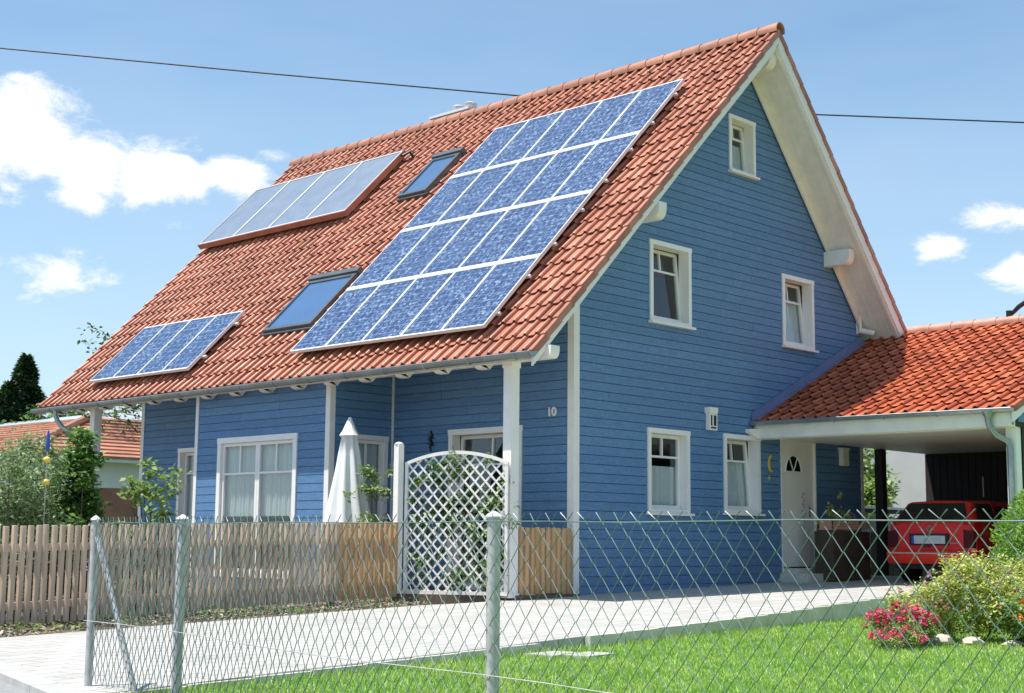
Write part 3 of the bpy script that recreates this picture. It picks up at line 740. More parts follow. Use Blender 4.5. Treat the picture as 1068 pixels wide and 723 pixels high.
for (x, y, m_) in ((4.64, -4.22, 'white'), (8.25, -.08, 'wood_dark'), (8.4, -4.22, 'white'), (12.0, -.1, 'wood_dark')):  # wood_dark posts: shade under the carport roof painted as dark colour
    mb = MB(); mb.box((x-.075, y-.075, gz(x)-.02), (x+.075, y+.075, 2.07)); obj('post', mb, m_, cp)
gutter((4.285, CY-.01, 2.285), (4.285, -.03, 2.30), .06, cp)
mb = MB(); mb.tube([(4.285,-4.02,2.24),(4.285,-4.02,2.12),(4.30,-4.03,2.04),(4.38,-4.10,1.92),(4.50,-4.20,1.84),(4.52,-4.22,1.74),(4.52,-4.22,-.3)], .042, 10); mb.lathe((4.285,-4.02,2.16),[(.045,0),(.085,.07),(.085,.09)],12); obj('downpipe', mb, 'zinc', cp, True, 60)
# front gable panel with siding and barge
def cspan(z):
    a = 4.55 if z < zc(4.55)-.14 else CE+(z+.14-CEZ)/SC
    return (a, 2*CR-a)
obj('gable_panel', siding((0,-4.33,0), X, -Y, cspan, 2.11, CRZ-.16, th=.02, cuts=(zc(4.55)-.14,)), 'blue', cp)
mb = MB(); mb.box((4.5, -4.325, 2.04), (12.0, -4.29, CEZ+.0)); mb.prism([(4.5,-4.32,2.2),(CR,-4.32,CRZ-.17),(12,-4.32,2.2)], (0,.02,0)); obj('gable_back', mb, 'wood_dark', cp)
for s in (0, 1):
    f = (lambda x: x) if s == 0 else (lambda x: 2*CR-x)
    mb = MB(); mb.prism([(f(CE-.03), CY, zc(CE)-.05-.014), (f(CR-.001*(1)), CY, CRZ-.05), (f(CR-.001), CY, CRZ-.21), (f(CE-.03), CY, zc(CE)-.22)], (0, .03, 0)); obj('barge_board', mb, 'white', cp)
# flashing along the gable wall
mb = MB(); mb.prism([(CE-.05, -.03, zc(CE-.05)+.02), (7.75, -.03, zc(7.75)+.02), (7.75, -.03, zc(7.75)+.17), (CE-.05, -.03, zc(CE-.05)+.17)], (0, -.03, 0)); mb.prism([(CE-.05, -.06, zc(CE-.05)+.04), (7.75, -.06, zc(7.75)+.04), (7.75, -.06, zc(7.75)+.055), (CE-.05, -.06, zc(CE-.05)+.055)], (0, -.09, 0)); obj('flashing', mb, 'flash', cp)
# dark timber store closing the back
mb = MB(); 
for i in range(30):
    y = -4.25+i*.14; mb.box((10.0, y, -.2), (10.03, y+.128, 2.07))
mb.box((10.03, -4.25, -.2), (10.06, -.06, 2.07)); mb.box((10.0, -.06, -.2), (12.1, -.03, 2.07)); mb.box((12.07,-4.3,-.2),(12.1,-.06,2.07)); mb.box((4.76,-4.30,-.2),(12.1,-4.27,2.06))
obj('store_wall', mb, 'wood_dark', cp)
mb = MB(); mb.tube([(9.98, -1.18, 1.25), (9.98, -1.18, 1.62)], .012, 6); obj('handle_bar', mb, 'white', cp)
# curved black bracket on the carport ridge
mb = MB(); mb.tube([(8.25,-2.60,4.26),(8.25,-2.66,4.30),(8.25,-2.76,4.385),(8.25,-2.88,4.45),(8.25,-3.05,4.49),(8.25,-3.25,4.46),(8.25,-3.4,4.38),(8.25,-3.48,4.26)], [.03,.035,.04,.04,.04,.04,.035,.03], 10)
mb.box((8.20,-2.63,4.22),(8.30,-2.55,4.33)); mb.box((8.19,-3.53,4.2),(8.31,-3.42,4.28)); obj('roof_bracket', mb, 'black', cp, True, 50)

# ------------------------------------------------------------------ car
car = thing('red_car', 'red hatchback parked nose-in under the carport', 'car', (7.7, -2.24, -.21))
CX0, CYC, CZ0 = 5.88, -2.24, -.215
def cpnt(x, y, z): return (CX0+x, CYC+y, CZ0+z)
st = [ # X, sill half w, mid half w, belt half w, z sill, z mid, z belt, roof half w, z roof
 (.03, .60, .70, .66, .30, .55, .90, .60, .915),
 (.07, .68, .745, .70, .26, .55, .92, .595, .962),
 (.20, .70, .755, .71, .22, .55, .925, .53, 1.135),
 (.34, .70, .76, .715, .20, .55, .93, .525, 1.275),
 (.90, .71, .765, .72, .20, .55, .935, .54, 1.305),
 (1.70, .71, .765, .72, .20, .55, .925, .55, 1.305),
 (2.25, .71, .765, .72, .20, .55, .915, .53, 1.27),
 (2.60, .71, .765, .71, .20, .55, .905, .60, 1.09),
 (2.92, .71, .76, .69, .20, .55, .88, .66, .905),
 (3.35, .70, .75, .66, .22, .52, .80, .60, .83),
 (3.70, .64, .71, .60, .26, .48, .70, .52, .72),
 (3.84, .54, .62, .52, .32, .45, .58, .44, .60)]
mb = MB(); R_ = []
for (x, a, b, c_, za, zb_, zc_, d, zd) in st:
    half = [(0, za), (a*.85, za), (a, za+.05), (b, zb_), (b*.995, zb_+.12), (c_, zc_), (d+.02, zd-.035), (d*.88, zd-.006), (0, zd+.012)]
    ring = [(y, z) for y, z in half] + [(-y, z) for y, z in half[-2:0:-1]]
    R_.append(ring)
k = len(R_[0])
for (s_, ring) in zip(st, R_):
    for (y, z) in ring: mb.v.append(cpnt(s_[0], y, z))
for i in range(len(st)-1):
    for j in range(k): mb.f.append((i*k+j, i*k+(j+1)%k, (i+1)*k+(j+1)%k, (i+1)*k+j))
mb.f.append(tuple(range(k))); mb.f.append(tuple((len(st)-1)*k+j for j in range(k))[::-1])
obj('body', mb, 'red', car, True, 32)
def quad_patch(name, P, mat, off, par=car, thick=.008):
    P = [V3(cpnt(*p)) for p in P]; n = (P[1]-P[0]).cross(P[2]-P[0]).normalized()
    if n.dot(V3(off)) < 0: n = -n
    mb = MB(); mb.prism([p-n*.004 for p in P], n*(thick+.004)); return obj(name, mb, mat, par)
quad_patch('rear_window', [(.062, .60, .955), (.062, -.60, .955), (.27, -.47, 1.235), (.27, .47, 1.235)], 'darkglass', (-1, 0, .5), thick=.014)
for s in (1, -1):
    for (xa, xb, xc, xd) in ((.20, .80, .90, .42), (.90, 1.55, 1.55, .98), (1.63, 2.45, 2.15, 1.63)):
        quad_patch('side_window', [(xa, s*.718, .955), (xb, s*.722, .955), (xc, s*.565, 1.235), (xd, s*.56, 1.235)], 'darkglass', (0, s, .2), thick=.012)
    mb = MB(); mb.prism([cpnt(.0, s*.56, .55), cpnt(.0, s*.735, .55), cpnt(.0, s*.725, .80), cpnt(.0, s*.56, .83)], (.10, 0, 0)); obj('tail_light', mb, 'tail', car)
    mb = MB(); mb.lathe(cpnt(2.35, s*.80, .98), [(.02,-.05),(.06,-.02),(.06,.03),(.02,.06)], 10, .8, 1); obj('wing_mirror', mb, 'red', car, True)
quad_patch('windscreen', [(2.88, .62, .93), (2.88, -.62, .93), (2.32, -.50, 1.25), (2.32, .50, 1.25)], 'darkglass', (1, 0, .6), thick=.012)
mb = MB(); sec = [(-.06,.30),(-.09,.36),(-.10,.46),(-.07,.50),(.12,.52),(.12,.28)]
n = 14; prev = None
for i in range(n+1):
    y = -.75+1.5*i/n; cv = .09*(abs(y)/.75)**4
    for (x, z) in sec: mb.v.append(cpnt(x+cv, y, z))
ks = len(sec)
for i in range(n):
    for j in range(ks): mb.f.append((i*ks+j, i*ks+(j+1)%ks, (i+1)*ks+(j+1)%ks, (i+1)*ks+j))
mb.f += [tuple(range(ks)), tuple(n*ks+j for j in range(ks))]
bp = obj('rear_bumper', mb, 'bumper', car, True, 50)
mb = MB(); mb.box(cpnt(-.108, -.66, .455), cpnt(-.095, .66, .47)); obj('bumper_strip', mb, 'plate', bp)
mb = MB(); mb.box(cpnt(-.0, -.31, .585), cpnt(.05, .35, .765)); pr = obj('plate_recess', mb, 'rubber', car)
mb = MB(); mb.box(cpnt(-.012, -.26, .61), cpnt(-.0, .265, .735)); obj('number_plate', mb, 'plate', pr)
mb = MB(); mb.box(cpnt(-.015, .265, .61), cpnt(-.0, .31, .735)); obj('plate_strip', mb, 'plateblue', pr)
mb = MB()
for i in range(25):
    if i != 24: 
        a, b = 2*PI*i/24, 2*PI*(i+1)/24
        P = [cpnt(.005, r*math.cos(t), .84+r*math.sin(t)) for r, t in ((.05,a),(.05,b),(.04,b),(.04,a))]; mb.prism(P, (-.014,0,0))
for a, b in (((-.025,.872),(0,.838)),((.025,.872),(0,.838)),((-.036,.855),(-.018,.806)),((-.018,.806),(0,.835)),((.036,.855),(.018,.806)),((.018,.806),(0,.835))):
    mb.tube([cpnt(-.005,*a), cpnt(-.005,*b)], .004, 4)
obj('badge', mb, 'chrome', car)
mb = MB(); mb.box(cpnt(.0, -.47, .615), cpnt(.012, -.33, .63)); obj('trim_badge', mb, 'chrome', car)
mb = MB(); mb.box(cpnt(-.004, .0, .555), cpnt(.03, .12, .57)); obj('boot_latch', mb, 'rubber', car)
mb = MB(); mb.tube([cpnt(.05, .02, .965), cpnt(.09, -.33, 1.03)], .008, 5); obj('rear_wiper', mb, 'rubber', car)
mb = MB(); mb.box(cpnt(-.02, -.6, .22), cpnt(.1, .6, .30)); obj('underbody', mb, 'rubber', car)
for (x, s) in ((.62, 1), (.62, -1), (3.05, 1), (3.05, -1)):
    mb = MB(); c = V3(cpnt(x, s*.67, .27)); mb.tube([c-Y*.085, c-Y*.07, c+Y*.07, c+Y*.085], [.25,.27,.27,.25], 22); wv = obj('wheel', mb, 'rubber', car, True, 40)
    mb = MB(); mb.tube([c+Y*(s*.080), c+Y*(s*.095)], [.17, .14], 18); obj('rim', mb, 'galv', wv, True, 40)

# ------------------------------------------------------------------ fences
def pickets(name, p0, p1, z0a, z0b, z1a, z1b, pitch, w, mat, label, cat='fence', rail='wood_old'):
    p0, p1 = V3((*p0, 0)), V3((*p1, 0)); d = p1-p0; Ln = d.length; d.normalize(); nn = V3((d.y, -d.x, 0))
    if nn.y > 0: nn = -nn
    r = thing(name, label, cat, (p0.x, p0.y, z0a))
    mb = MB(); n = int(Ln/pitch)
    for i in range(n):
        q = p0+d*(i+.5)*pitch; t = i/max(1, n-1); zb = z0a+(z0b-z0a)*t+random.uniform(-.012, .012)+.05; zt = z1a+(z1b-z1a)*t+random.uniform(-.008, .008)
        ln = random.uniform(-.01, .01); o = len(mb.v); prof = [(-w/2, 0), (-w*.36, .022), (0, .032), (w*.36, .022), (w/2, 0)]
        for z, sh in ((zb, 0), (zt-.015, 0), (zt, .3)):
            for (a, b) in prof: mb.v.append(tuple(q+d*(a*(1-sh*.4)+ln*(z-zb))+nn*(b*(1-sh)+.03)+ZV*z))
        for rr in range(2):
            for j in range(4): a = o+rr*5+j; mb.f.append((a, a+1, a+6, a+5))
            mb.f.append((o+rr*5, o+rr*5+5, o+rr*5+9, o+rr*5+4))
        mb.f.append(tuple(o+10+j for j in range(5)))
    obj('pickets', mb, mat, r, True, 35)
    for hgt in (.22, .78):
        mb = MB()
        a = p0+ZV*(z0a+(z1a-z0a)*hgt); b = p1+ZV*(z0b+(z1b-z0b)*hgt)
        mb.prism([a-nn*.02-ZV*.035, a+nn*.03-ZV*.035, a+nn*.03+ZV*.035, a-nn*.02+ZV*.035], b-a); obj('rail', mb, rail, r)
    for t in ([0.02, .34, .67, .98] if Ln > 2 else [.03, .97]):
        q = p0+(p1-p0)*t; zb = z0a+(z0b-z0a)*t; zt = z1a+(z1b-z1a)*t
        mb = MB(); mb.box((q.x-.035, q.y+.03, zb-.05), (q.x+.035, q.y+.10, zt-.03)); obj('post', mb, rail, r)
    return r
fa, fb, fc = (-2.12, 1.28), (-3.35, 1.00), (-9.0, -.27)
pickets('picket_fence', fb, fc, -.43, -.52, .585, .465, .098, .070, 'wood_old', 'weathered brown picket fence along the flower bed left of the white trellis')
pickets('picket_fence', fa, (fb[0]-.075, fb[1]-.015), -.42, -.43, .61, .59, .108, .085, 'wood_new', 'short section of fresh orange-brown picket fence joining the white trellis', rail='wood_new')
pickets('picket_fence', (-1.15, -.02), (-.06, -.02), -.38, -.37, .56, .56, .105, .088, 'wood_new', 'small orange picket panel between the white veranda post and house corner', rail='wood_new')
# lattice screen
LA, LB = V3((-1.36, -.06, 0)), V3((-1.97, 1.27, 0)); ld = (LA-LB).normalized(); lw = (LA-LB).length; lnn = V3((-ld.y*-1, -ld.x, 0)); lnn = V3((ld.y, -ld.x, 0))
lat = thing('trellis_screen', 'white arched diagonal trellis screen beside the veranda post', 'trellis', (LB.x, LB.y, -.42))
def arch(u): return 1.375+.15*(1-((u-lw/2)/(lw/2))**2)
mb = MB(); b0z = -.33
for u in (0, lw-.04): mb.fbox(LB, ld, ZV, lnn, u, u+.04, b0z, arch(u+.02)-.0, -.02, .025)
mb.fbox(LB, ld, ZV, lnn, 0.04, lw-.04, b0z, b0z+.045, -.02, .025)
P = [LB+ld*(lw*i/24)+ZV*(arch(lw*i/24)+.015) for i in range(25)]
for i in range(24):
    a, b = P[i], P[i+1]; mb.add([a-lnn*.02-ZV*.025, a+lnn*.03-ZV*.025, a+lnn*.03+ZV*.02, a-lnn*.02+ZV*.02, b-lnn*.02-ZV*.025, b+lnn*.03-ZV*.025, b+lnn*.03+ZV*.02, b-lnn*.02+ZV*.02], [(0,3,2,1),(4,5,6,7),(0,1,5,4),(1,2,6,5),(2,3,7,6),(3,0,4,7)])
obj('frame', mb, 'white', lat)
mb = MB()
for s, nn0 in ((1, -.012), (-1, .0)):
    c0 = -3
    while c0 < 5:
        # u = c + s*z ; clip to panel
        pts = []
        for i in range(121):
            z = b0z+.02+(1.9)*i/120; u = c0+s*z*.90
            if .02 < u < lw-.02 and z < arch(u)+.01: pts.append((u, z))
        if len(pts) > 3:
            (ua, za), (ub, zb) = pts[0], pts[-1]; du, dz = ub-ua, zb-za; l_ = math.hypot(du, dz); px, pz = -dz/l_*.012, du/l_*.012
            Q = [LB+ld*(uu+sx*px)+ZV*(zz+sx*pz)+lnn*nn0 for (uu, zz, sx) in ((ua,za,-1),(ua,za,1),(ub,zb,1),(ub,zb,-1))]
            mb.prism(Q, lnn*.011)
        c0 += .148
obj('lattice', mb, 'white', lat)
mb = MB(); mb.box((-2.095, 1.28, -.5), (-2.0, 1.375, 1.65)); mb.lathe((-2.048,1.328,1.65), [(.06,0),(.06,.015),(.03,.03),(.01,.035)], 4+8); obj('post', mb, 'white', lat)
# chain-link fence on the street side
FX = -10.4
clf = thing('chain_link_fence', 'green chain-link fence on round steel posts in front of the lawn', 'fence', (FX, -5.25, -.52))
wire_w, wire_h = .0475, .1205; zb_, zt_ = -.50, .455
for part_i in range(1):
    mb = MB(); ycs = [-5.29]
    while ycs[-1] > -13.6: q_ = min(1, max(0, (-6.9-ycs[-1])/1.4)); ycs.append(ycs[-1]-wire_w*(.64+.36*q_))
    n = len(ycs); rows = int(round((zt_-zb_)/(wire_h/2)))
    for i in range(n):
        yc = ycs[i]; pw = (ycs[i-1]-ycs[i] if i else ycs[0]-ycs[1]); pts = []
        for j in range(rows+2):
            z = zb_+(zt_-zb_)*j/rows; s = 1 if ((i+j) % 2) else -1
            sag = .006*math.sin(i*.7+j*.5)
            if j == rows+1: pts.append((FX+.004*s, yc+s*pw*.30+sag, zt_+.035)); continue
            pts.append((FX+.0035*s, yc+s*pw*.505, z+sag))
        mb.tube(pts, .0026, 4, False)
    obj('wire_mesh', mb, 'mesh', clf)
mb = MB(); mb.tube([(FX-.006, -5.2-.42*i, .452+.004*math.sin(i*1.7)) for i in range(21)], .0028, 5); obj('tension_wire', mb, 'mesh', clf)
mb = MB(); mb.tube([(FX-.006, -5.2-.42*i, -.13-.012*i+.01*math.sin(i*.9)) for i in range(21)], .0024, 5); obj('tension_wire', mb, 'galv', clf)
for (y, r) in ((-5.22, .024), (-6.16, .029), (-8.63, .031), (-11.45, .031)):
    mb = MB(); mb.tube([(FX+.03, y, -.75), (FX+.03, y, .475)], r, 16); po = obj('post', mb, 'galv', clf, True, 40)
    mb = MB(); mb.lathe((FX+.03, y, .472), [(r*1.28, 0), (r*1.32, .006), (r*1.0, .015), (r*.4, .026), (.003, .030)], 16); obj('cap', mb, 'alu', po, True, 40)
mb = MB(); mb.tube([(FX+.03, -5.25, .37), (FX+.03, -5.80, -.62)], .017, 10); obj('brace', mb, 'galv', clf, True, 40)

# ------------------------------------------------------------------ vegetation helpers
def leaf_geo(P, sizes, aspect=.45, up=.35, dirs=None, jit=1.0):
    """one folded rhombus per point"""
    n = len(P); P = np.asarray(P, float)
    nv = rng.normal(size=(n, 3)); nv[:, 2] = np.abs(nv[:, 2])+up*2; nv /= np.linalg.norm(nv, axis=1)[:, None]
    t = rng.normal(size=(n, 3))*jit
    if dirs is not None: t = t*.5+dirs
    t -= (t*nv).sum(1)[:, None]*nv; t /= np.linalg.norm(t, axis=1)[:, None]+1e-9
    b = np.cross(nv, t); s = np.asarray(sizes)[:, None]
    v0 = P; v1 = P+t*s*.5+b*s*aspect*.5; v2 = P+t*s-nv*s*.15; v3 = P+t*s*.5-b*s*aspect*.5
    V = np.stack([v0, v1, v2, v3], 1).reshape(-1, 3); F = np.arange(n*4).reshape(n, 4)
    return V, F
def clumps(centres, radii, per, size, flat=1.0, shell=.55):
    out = []
    for c, r in zip(centres, radii):
        k = max(4, int(per*r*r)) if per > 0 else int(-per)
        d = rng.normal(size=(k, 3)); d /= np.linalg.norm(d, axis=1)[:, None]
        rr = r*(shell+(1-shell)*rng.random(k))**1; d *= rr[:, None]; d[:, 2] *= flat
        out.append(np.asarray(c)+d)
    P = np.concatenate(out); return P, rng.uniform(.7, 1.3, len(P))*size
def tree(name, base, crown_c, crown_r, label, cat='tree', mat='lf_tree', nclump=40, cr=.28, per=260, leaf=.12, trunk_r=.15, group=None, zs=1.0, limbs=7):
    base = V3(base); cc = V3(crown_c); r = thing(name, label, cat, base, group)
    cen = []
    rad = []
    for i in range(nclump):
        d = rng.normal(size=3); d /= np.linalg.norm(d); f = rng.uniform(.35, 1.0)
        cen.append((cc.x+d[0]*crown_r*f, cc.y+d[1]*crown_r*f, cc.z+d[2]*crown_r*f*zs)); rad.append(crown_r*cr*rng.uniform(.6, 1.3))
    P, s = clumps(cen, rad, per/(crown_r*crown_r)*6, leaf)
    Vv, F = leaf_geo(P, s, .55); npobj('crown', Vv, F, mat, r)
    mb = MB(); mid = base.lerp(cc, .7); mb.tube([base, base.lerp(cc, .4)+V3((.05, .03, 0)), mid, cc], [trunk_r, trunk_r*.75, trunk_r*.55, trunk_r*.25], 9)
    for i in range(limbs):
        e = V3(cen[i*max(1, nclump//limbs) % nclump]); mb.tube([mid.lerp(base, .25*rng.random()), mid.lerp(e, .5)+V3((0, 0, .1)), e], [trunk_r*.4, trunk_r*.25, trunk_r*.08], 6)
    obj('trunk', mb, 'trunk', r, True, 60); return r
def shrub(name, base, w, h, label, mat, n=1800, leaf=.05, cat='shrub', stems=7, nclump=26, aspect=.45, group=None, wy=None, core=.2, cr=.26):
    base = V3(base); r = thing(name, label, cat, base, group); cen = []; rad = []
    for i in range(nclump):
        a = rng.uniform(0, 2*PI); f = math.sqrt(rng.random()); z = rng.uniform(.12, .93)
        env = math.sin(PI*min(1, (z*.85+.12)))**.5
        cen.append((base.x+math.cos(a)*f*w*env*.8, base.y+math.sin(a)*f*(wy or w)*env*.8, base.z+z*h)); rad.append(w*cr*rng.uniform(.6, 1.5)*1.3)
    P, s = clumps(cen, rad, -n/nclump, leaf, shell=core)
    Vv, F = leaf_geo(P, s, aspect); npobj('foliage', Vv, F, mat, r)
    mb = MB()
    for i in range(stems):
        e = V3(cen[i % nclump]); b = base+V3((rng.uniform(-.12, .12)*w, rng.uniform(-.12, .12)*w, -.1)); mb.tube([b, b.lerp(e, .55)+V3((0, 0, .05*h)), e], [.014, .010, .004], 6)
    obj('stems', mb, 'trunk', r, True, 60); return r
def conifer(name, base, h, w, label, n=14000, leaf=.28, group=None):
    base = V3(base); r = thing(name, label, 'tree', base, group)
    z = rng.random(n)**.8; a = rng.uniform(0, 2*PI, n); tier = .78+.22*np.sin(z*h*5+a*2.); rr = w*(1-z)**.85*tier*(.45+.55*rng.random(n)**.5)
    P = np.stack([base.x+np.cos(a)*rr, base.y+np.sin(a)*rr, base.z+.4+z*(h-.4)-rr*.15], 1)
    D = np.stack([np.cos(a), np.sin(a), -.25*np.ones(n)], 1); Vv, F = leaf_geo(P, rng.uniform(.6, 1.2, n)*leaf, .4, dirs=D)
    npobj('crown', Vv, F, 'lf_fir', r); mb = MB(); mb.tube([base-ZV*.2, base+ZV*h*.5, base+ZV*(h-.1)], [w*.09, w*.06, .02], 8); obj('trunk', mb, 'trunk', r, True, 60); return r

# left garden planting behind the picket fence
shrub('willow_shrub', (-7.75, 1.0, -.5), .80, 2.0, 'feathery grey-green shrub at the far left behind the weathered pickets', 'lf_willow', 13000, .06, nclump=90, aspect=.36, core=.1)
shrub('willow_shrub', (-7.05, 1.75, -.5), .62, 1.9, 'feathery grey-green shrub right behind the blue and yellow garden stake', 'lf_willow', 8500, .06, nclump=60, aspect=.36, core=.1)
shrub('leafy_bush', (-6.90, 1.14, -.48), .32, 2.12, 'tall dense glossy green bush in front of the rear veranda post', 'lf_bush', 6200, .072, nclump=60, aspect=.6, core=.3)
shrub('young_tree', (-5.60, 1.62, -.48), .50, 1.86, 'thin open shrub with light green leaves before the blue bay', 'lf_light', 1150, .085, nclump=44, stems=18, aspect=.55, core=.0, cr=.20)
shrub('leafy_bush', (-6.05, 1.35, -.48), .34, 1.25, 'low green bush between the dense bush and the thin open shrub', 'lf_light', 1100, .07, nclump=20, aspect=.5, core=.1)
# garden stake
sk = thing('garden_stake', 'thin garden stake with blue glass cone and two yellow balls', 'garden ornament', (-7.62, .50, -.5))
mb = MB(); mb.tube([(-7.62,.50,-.55),(-7.62,.50,1.45)], .006, 6); obj('rod', mb, 'galv', sk)
mb = MB(); mb.lathe((-7.62,.50,1.29), [(.012,-.05),(.024,0),(.020,.07),(.010,.15),(.004,.17)], 12); obj('glass_cone', mb, 'cobalt', sk, True, 60)
for z in (1.155, .925):
    mb = MB(); mb.lathe((-7.62,.50,z), [(.006,-.034),(.03,-.024),(.042,0),(.034,.022),(.012,.034)], 14); obj('ball', mb, 'yellow', sk, True, 60)

# closed parasol
um = thing('parasol', 'closed white garden parasol standing on the terrace', 'parasol', (-1.47, 3.06, -.33))
mb = MB(); k = 40; prof = [(2.15, .018), (2.09, .045), (1.95, .105), (1.88, .150), (1.85, .115), (1.6, .15), (1.3, .195), (1.0, .245), (.75, .29), (.5, .33), (.25, .35)]
for (z, r) in prof:
    for j in range(k):
        t = 2*PI*j/k; fold = 1+(.17 if z < 1.88 else .08)*math.cos(8*t+z*1.5)*min(1, (2.15-z)*2); mb.v.append((-1.47+r*fold*math.cos(t), 3.06+r*fold*math.sin(t), z))
for i in range(len(prof)-1):
    for j in range(k): mb.f.append((i*k+j, i*k+(j+1)%k, (i+1)*k+(j+1)%k, (i+1)*k+j))
mb.f.append(tuple(range(k)))
obj('canopy', mb, 'cloth', um, True, 70)
mb = MB(); mb.tube([(-1.47,3.06,-.33),(-1.47,3.06,2.15)], .022, 10); obj('pole', mb, 'white', um, True)
mb = MB(); mb.box((-1.72,2.81,-.33),(-1.22,3.31,-.26)); obj('base', mb, 'conc', um)
# potted standard by the terrace
pt = thing('potted_tree', 'small potted tree with glossy leaves beside the closed parasol', 'potted plant', (-1.58, 2.45, -.33))
cs = [(-1.54+rng.normal()*.09, 2.45+rng.normal()*.09, 1.16+rng.normal()*.13) for _ in range(14)]+[(-1.56+rng.normal()*.1, 2.45+rng.normal()*.1, .66+rng.normal()*.06) for _ in range(5)]
P, s = clumps(cs, [.10]*19, -24, .085, shell=.2); Vv, F = leaf_geo(P, s, .4); npobj('foliage', Vv, F, 'lf_light', pt)
mb = MB(); mb.tube([(-1.56,2.45,-.1),(-1.53,2.45,.5),(-1.55,2.45,1.1)], [.016,.013,.01], 7); obj('stem', mb, 'trunk', pt, True)
mb = MB(); mb.lathe((-1.56,2.45,-.33), [(.13,0),(.19,.3),(.21,.31),(.21,.34),(.18,.34)], 20); obj('pot', mb, 'terra', pt, True)
# vine behind the lattice
vn = thing('climbing_plant', 'green climbing plant growing through the white trellis', 'plant', (-1.5, .35, -.33))
cen = []
for i in range(60):
    z = rng.uniform(-.25, 1.5); u = lw*(.76+.16*rng.normal()*.9) if z < .5 else lw*(.58+.26*rng.normal())
    u = min(max(u, .05), lw-.0); z = min(z, arch(u)-.02); cen.append(tuple(LB+ld*u+ZV*z-lnn*rng.uniform(-.02, .16)))
for i in range(26):
    u = lw*rng.uniform(.05, .5); z = rng.uniform(-.2, 1.3); cen.append(tuple(LB+ld*u+ZV*z-lnn*rng.uniform(.05, .2)))
P, s = clumps(cen, [.12]*len(cen), -62, .060, shell=.1); Vv, F = leaf_geo(P, s, .6); npobj('foliage', Vv, F, 'lf_vine', vn)
mb = MB()
for i in range(8):
    b = LB+ld*(lw*.8)-lnn*.06+ZV*(-.33); e = V3(cen[i*7]); mb.tube([b, b.lerp(e, .5)+ld*.05, e], [.012, .009, .004], 6)
obj('stems', mb, 'trunk', vn, True)

# right garden: clipped conifer, yellow shrub, flowers
def egg(base, w, h, label):
    base = V3(base); r = thing('clipped_conifer', label, 'shrub', base); n = 26000
    z = rng.random(n); a = rng.uniform(0, 2*PI, n); prof_ = np.sqrt(np.clip(1-((z-.42)/.58)**2, 0, 1))*(np.where(z < .42, np.sqrt(np.clip(1-((.42-z)/.62)**2, 0, 1)), 1))
    bumpy = 1+.035*np.sin(a*7+z*9)+.03*np.sin(z*23+a*3); rr = w*prof_*bumpy*(.82+.18*rng.random(n))
    P = np.stack([base.x+np.cos(a)*rr, base.y+np.sin(a)*rr, base.z+z*h], 1); D = np.stack([np.cos(a)*.6, np.sin(a)*.6, np.ones(n)*.9], 1)
    Vv, F = leaf_geo(P, rng.uniform(.6, 1.3, n)*.045, .45, up=0, dirs=D); npobj('foliage', Vv, F, 'lf_thuja', r)
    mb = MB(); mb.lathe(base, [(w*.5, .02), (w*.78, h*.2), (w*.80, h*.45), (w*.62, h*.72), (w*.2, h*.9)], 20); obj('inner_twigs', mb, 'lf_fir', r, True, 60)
egg((.50, -6.80, -.58), .90, 1.74, 'large clipped light-green conifer ball beside the red car')
def bed_plant(name, base, w, h, label, mat, fl=None, nf=60, n=2600, leaf=.045, cat='flowers', fsize=.035, fz=(.55, 1.05), wy=None, nclump=30, flist=None):
    r = shrub(name, base, w, h, label, mat, n, leaf, cat, 4, nclump, .45, wy=wy, core=.05, cr=.22)
    if fl:
        cs = []
        for i in range(nf):
            a = rng.uniform(0, 2*PI); f = math.sqrt(rng.random()); cs.append((base[0]+math.cos(a)*f*w*.95, base[1]+math.sin(a)*f*(wy or w)*.95, base[2]+h*rng.uniform(*fz)*(1-.35*f*f)))
        P, s = clumps(cs, [fsize*.6]*nf, -7, fsize, shell=.2); Vv, F = leaf_geo(P, s, .9, up=.6); npobj('blossom', Vv, F, fl, r)
    return r
bed_plant('yellow_shrub', (-1.78, -6.74, LAWN), .56, .84, 'yellow-green flowering perennial clump behind the pale edging stones', 'lf_yellow', 'mauve', 48, 8500, .045, 'flowers', .032, nclump=46)
bed_plant('yellow_shrub', (-1.0, -7.55, LAWN), .60, 1.0, 'tallest yellow-leaved shrub in front of the clipped conifer', 'lf_yellow', 'petal_yellow', 110, 10000, .045, 'shrub', .04, nclump=56)
bed_plant('yellow_shrub', (-.55, -6.75, LAWN), .5, .86, 'yellow-green shrub hidden behind the perennial clump near the conifer', 'lf_yellow', None, 0, 5000, .045, 'shrub', nclump=36)
bed_plant('orange_lilies', (-2.0, -7.28, LAWN), .30, .50, 'green clump with orange flowers at the right edge', 'lf_low', 'orange', 9, 1500, .06, 'flowers', .045, (.75, 1.05), nclump=20)
bed_plant('pink_flowers', (-2.86, -6.50, LAWN), .36, .32, 'round cushion of bright pink flowers at the left end of the bed', 'lf_low', 'pink', 125, 3600, .035, 'flowers', .036, (.85, 1.25), wy=.34, nclump=26)
bed_plant('pink_flowers', (-3.30, -6.72, LAWN), .30, .17, 'sparse trailing pink flowers spilling onto the lawn', 'lf_low', 'pink', 60, 1300, .03, 'flowers', .028, (.7, 1.2), nclump=14)
bed_plant('filler_plant', (-2.22, -6.42, LAWN), .44, .62, 'loose green perennial between the pink cushion and the yellow clump', 'lf_yellow', 'mauve', 26, 4200, .045, 'flowers', .032, nclump=30)
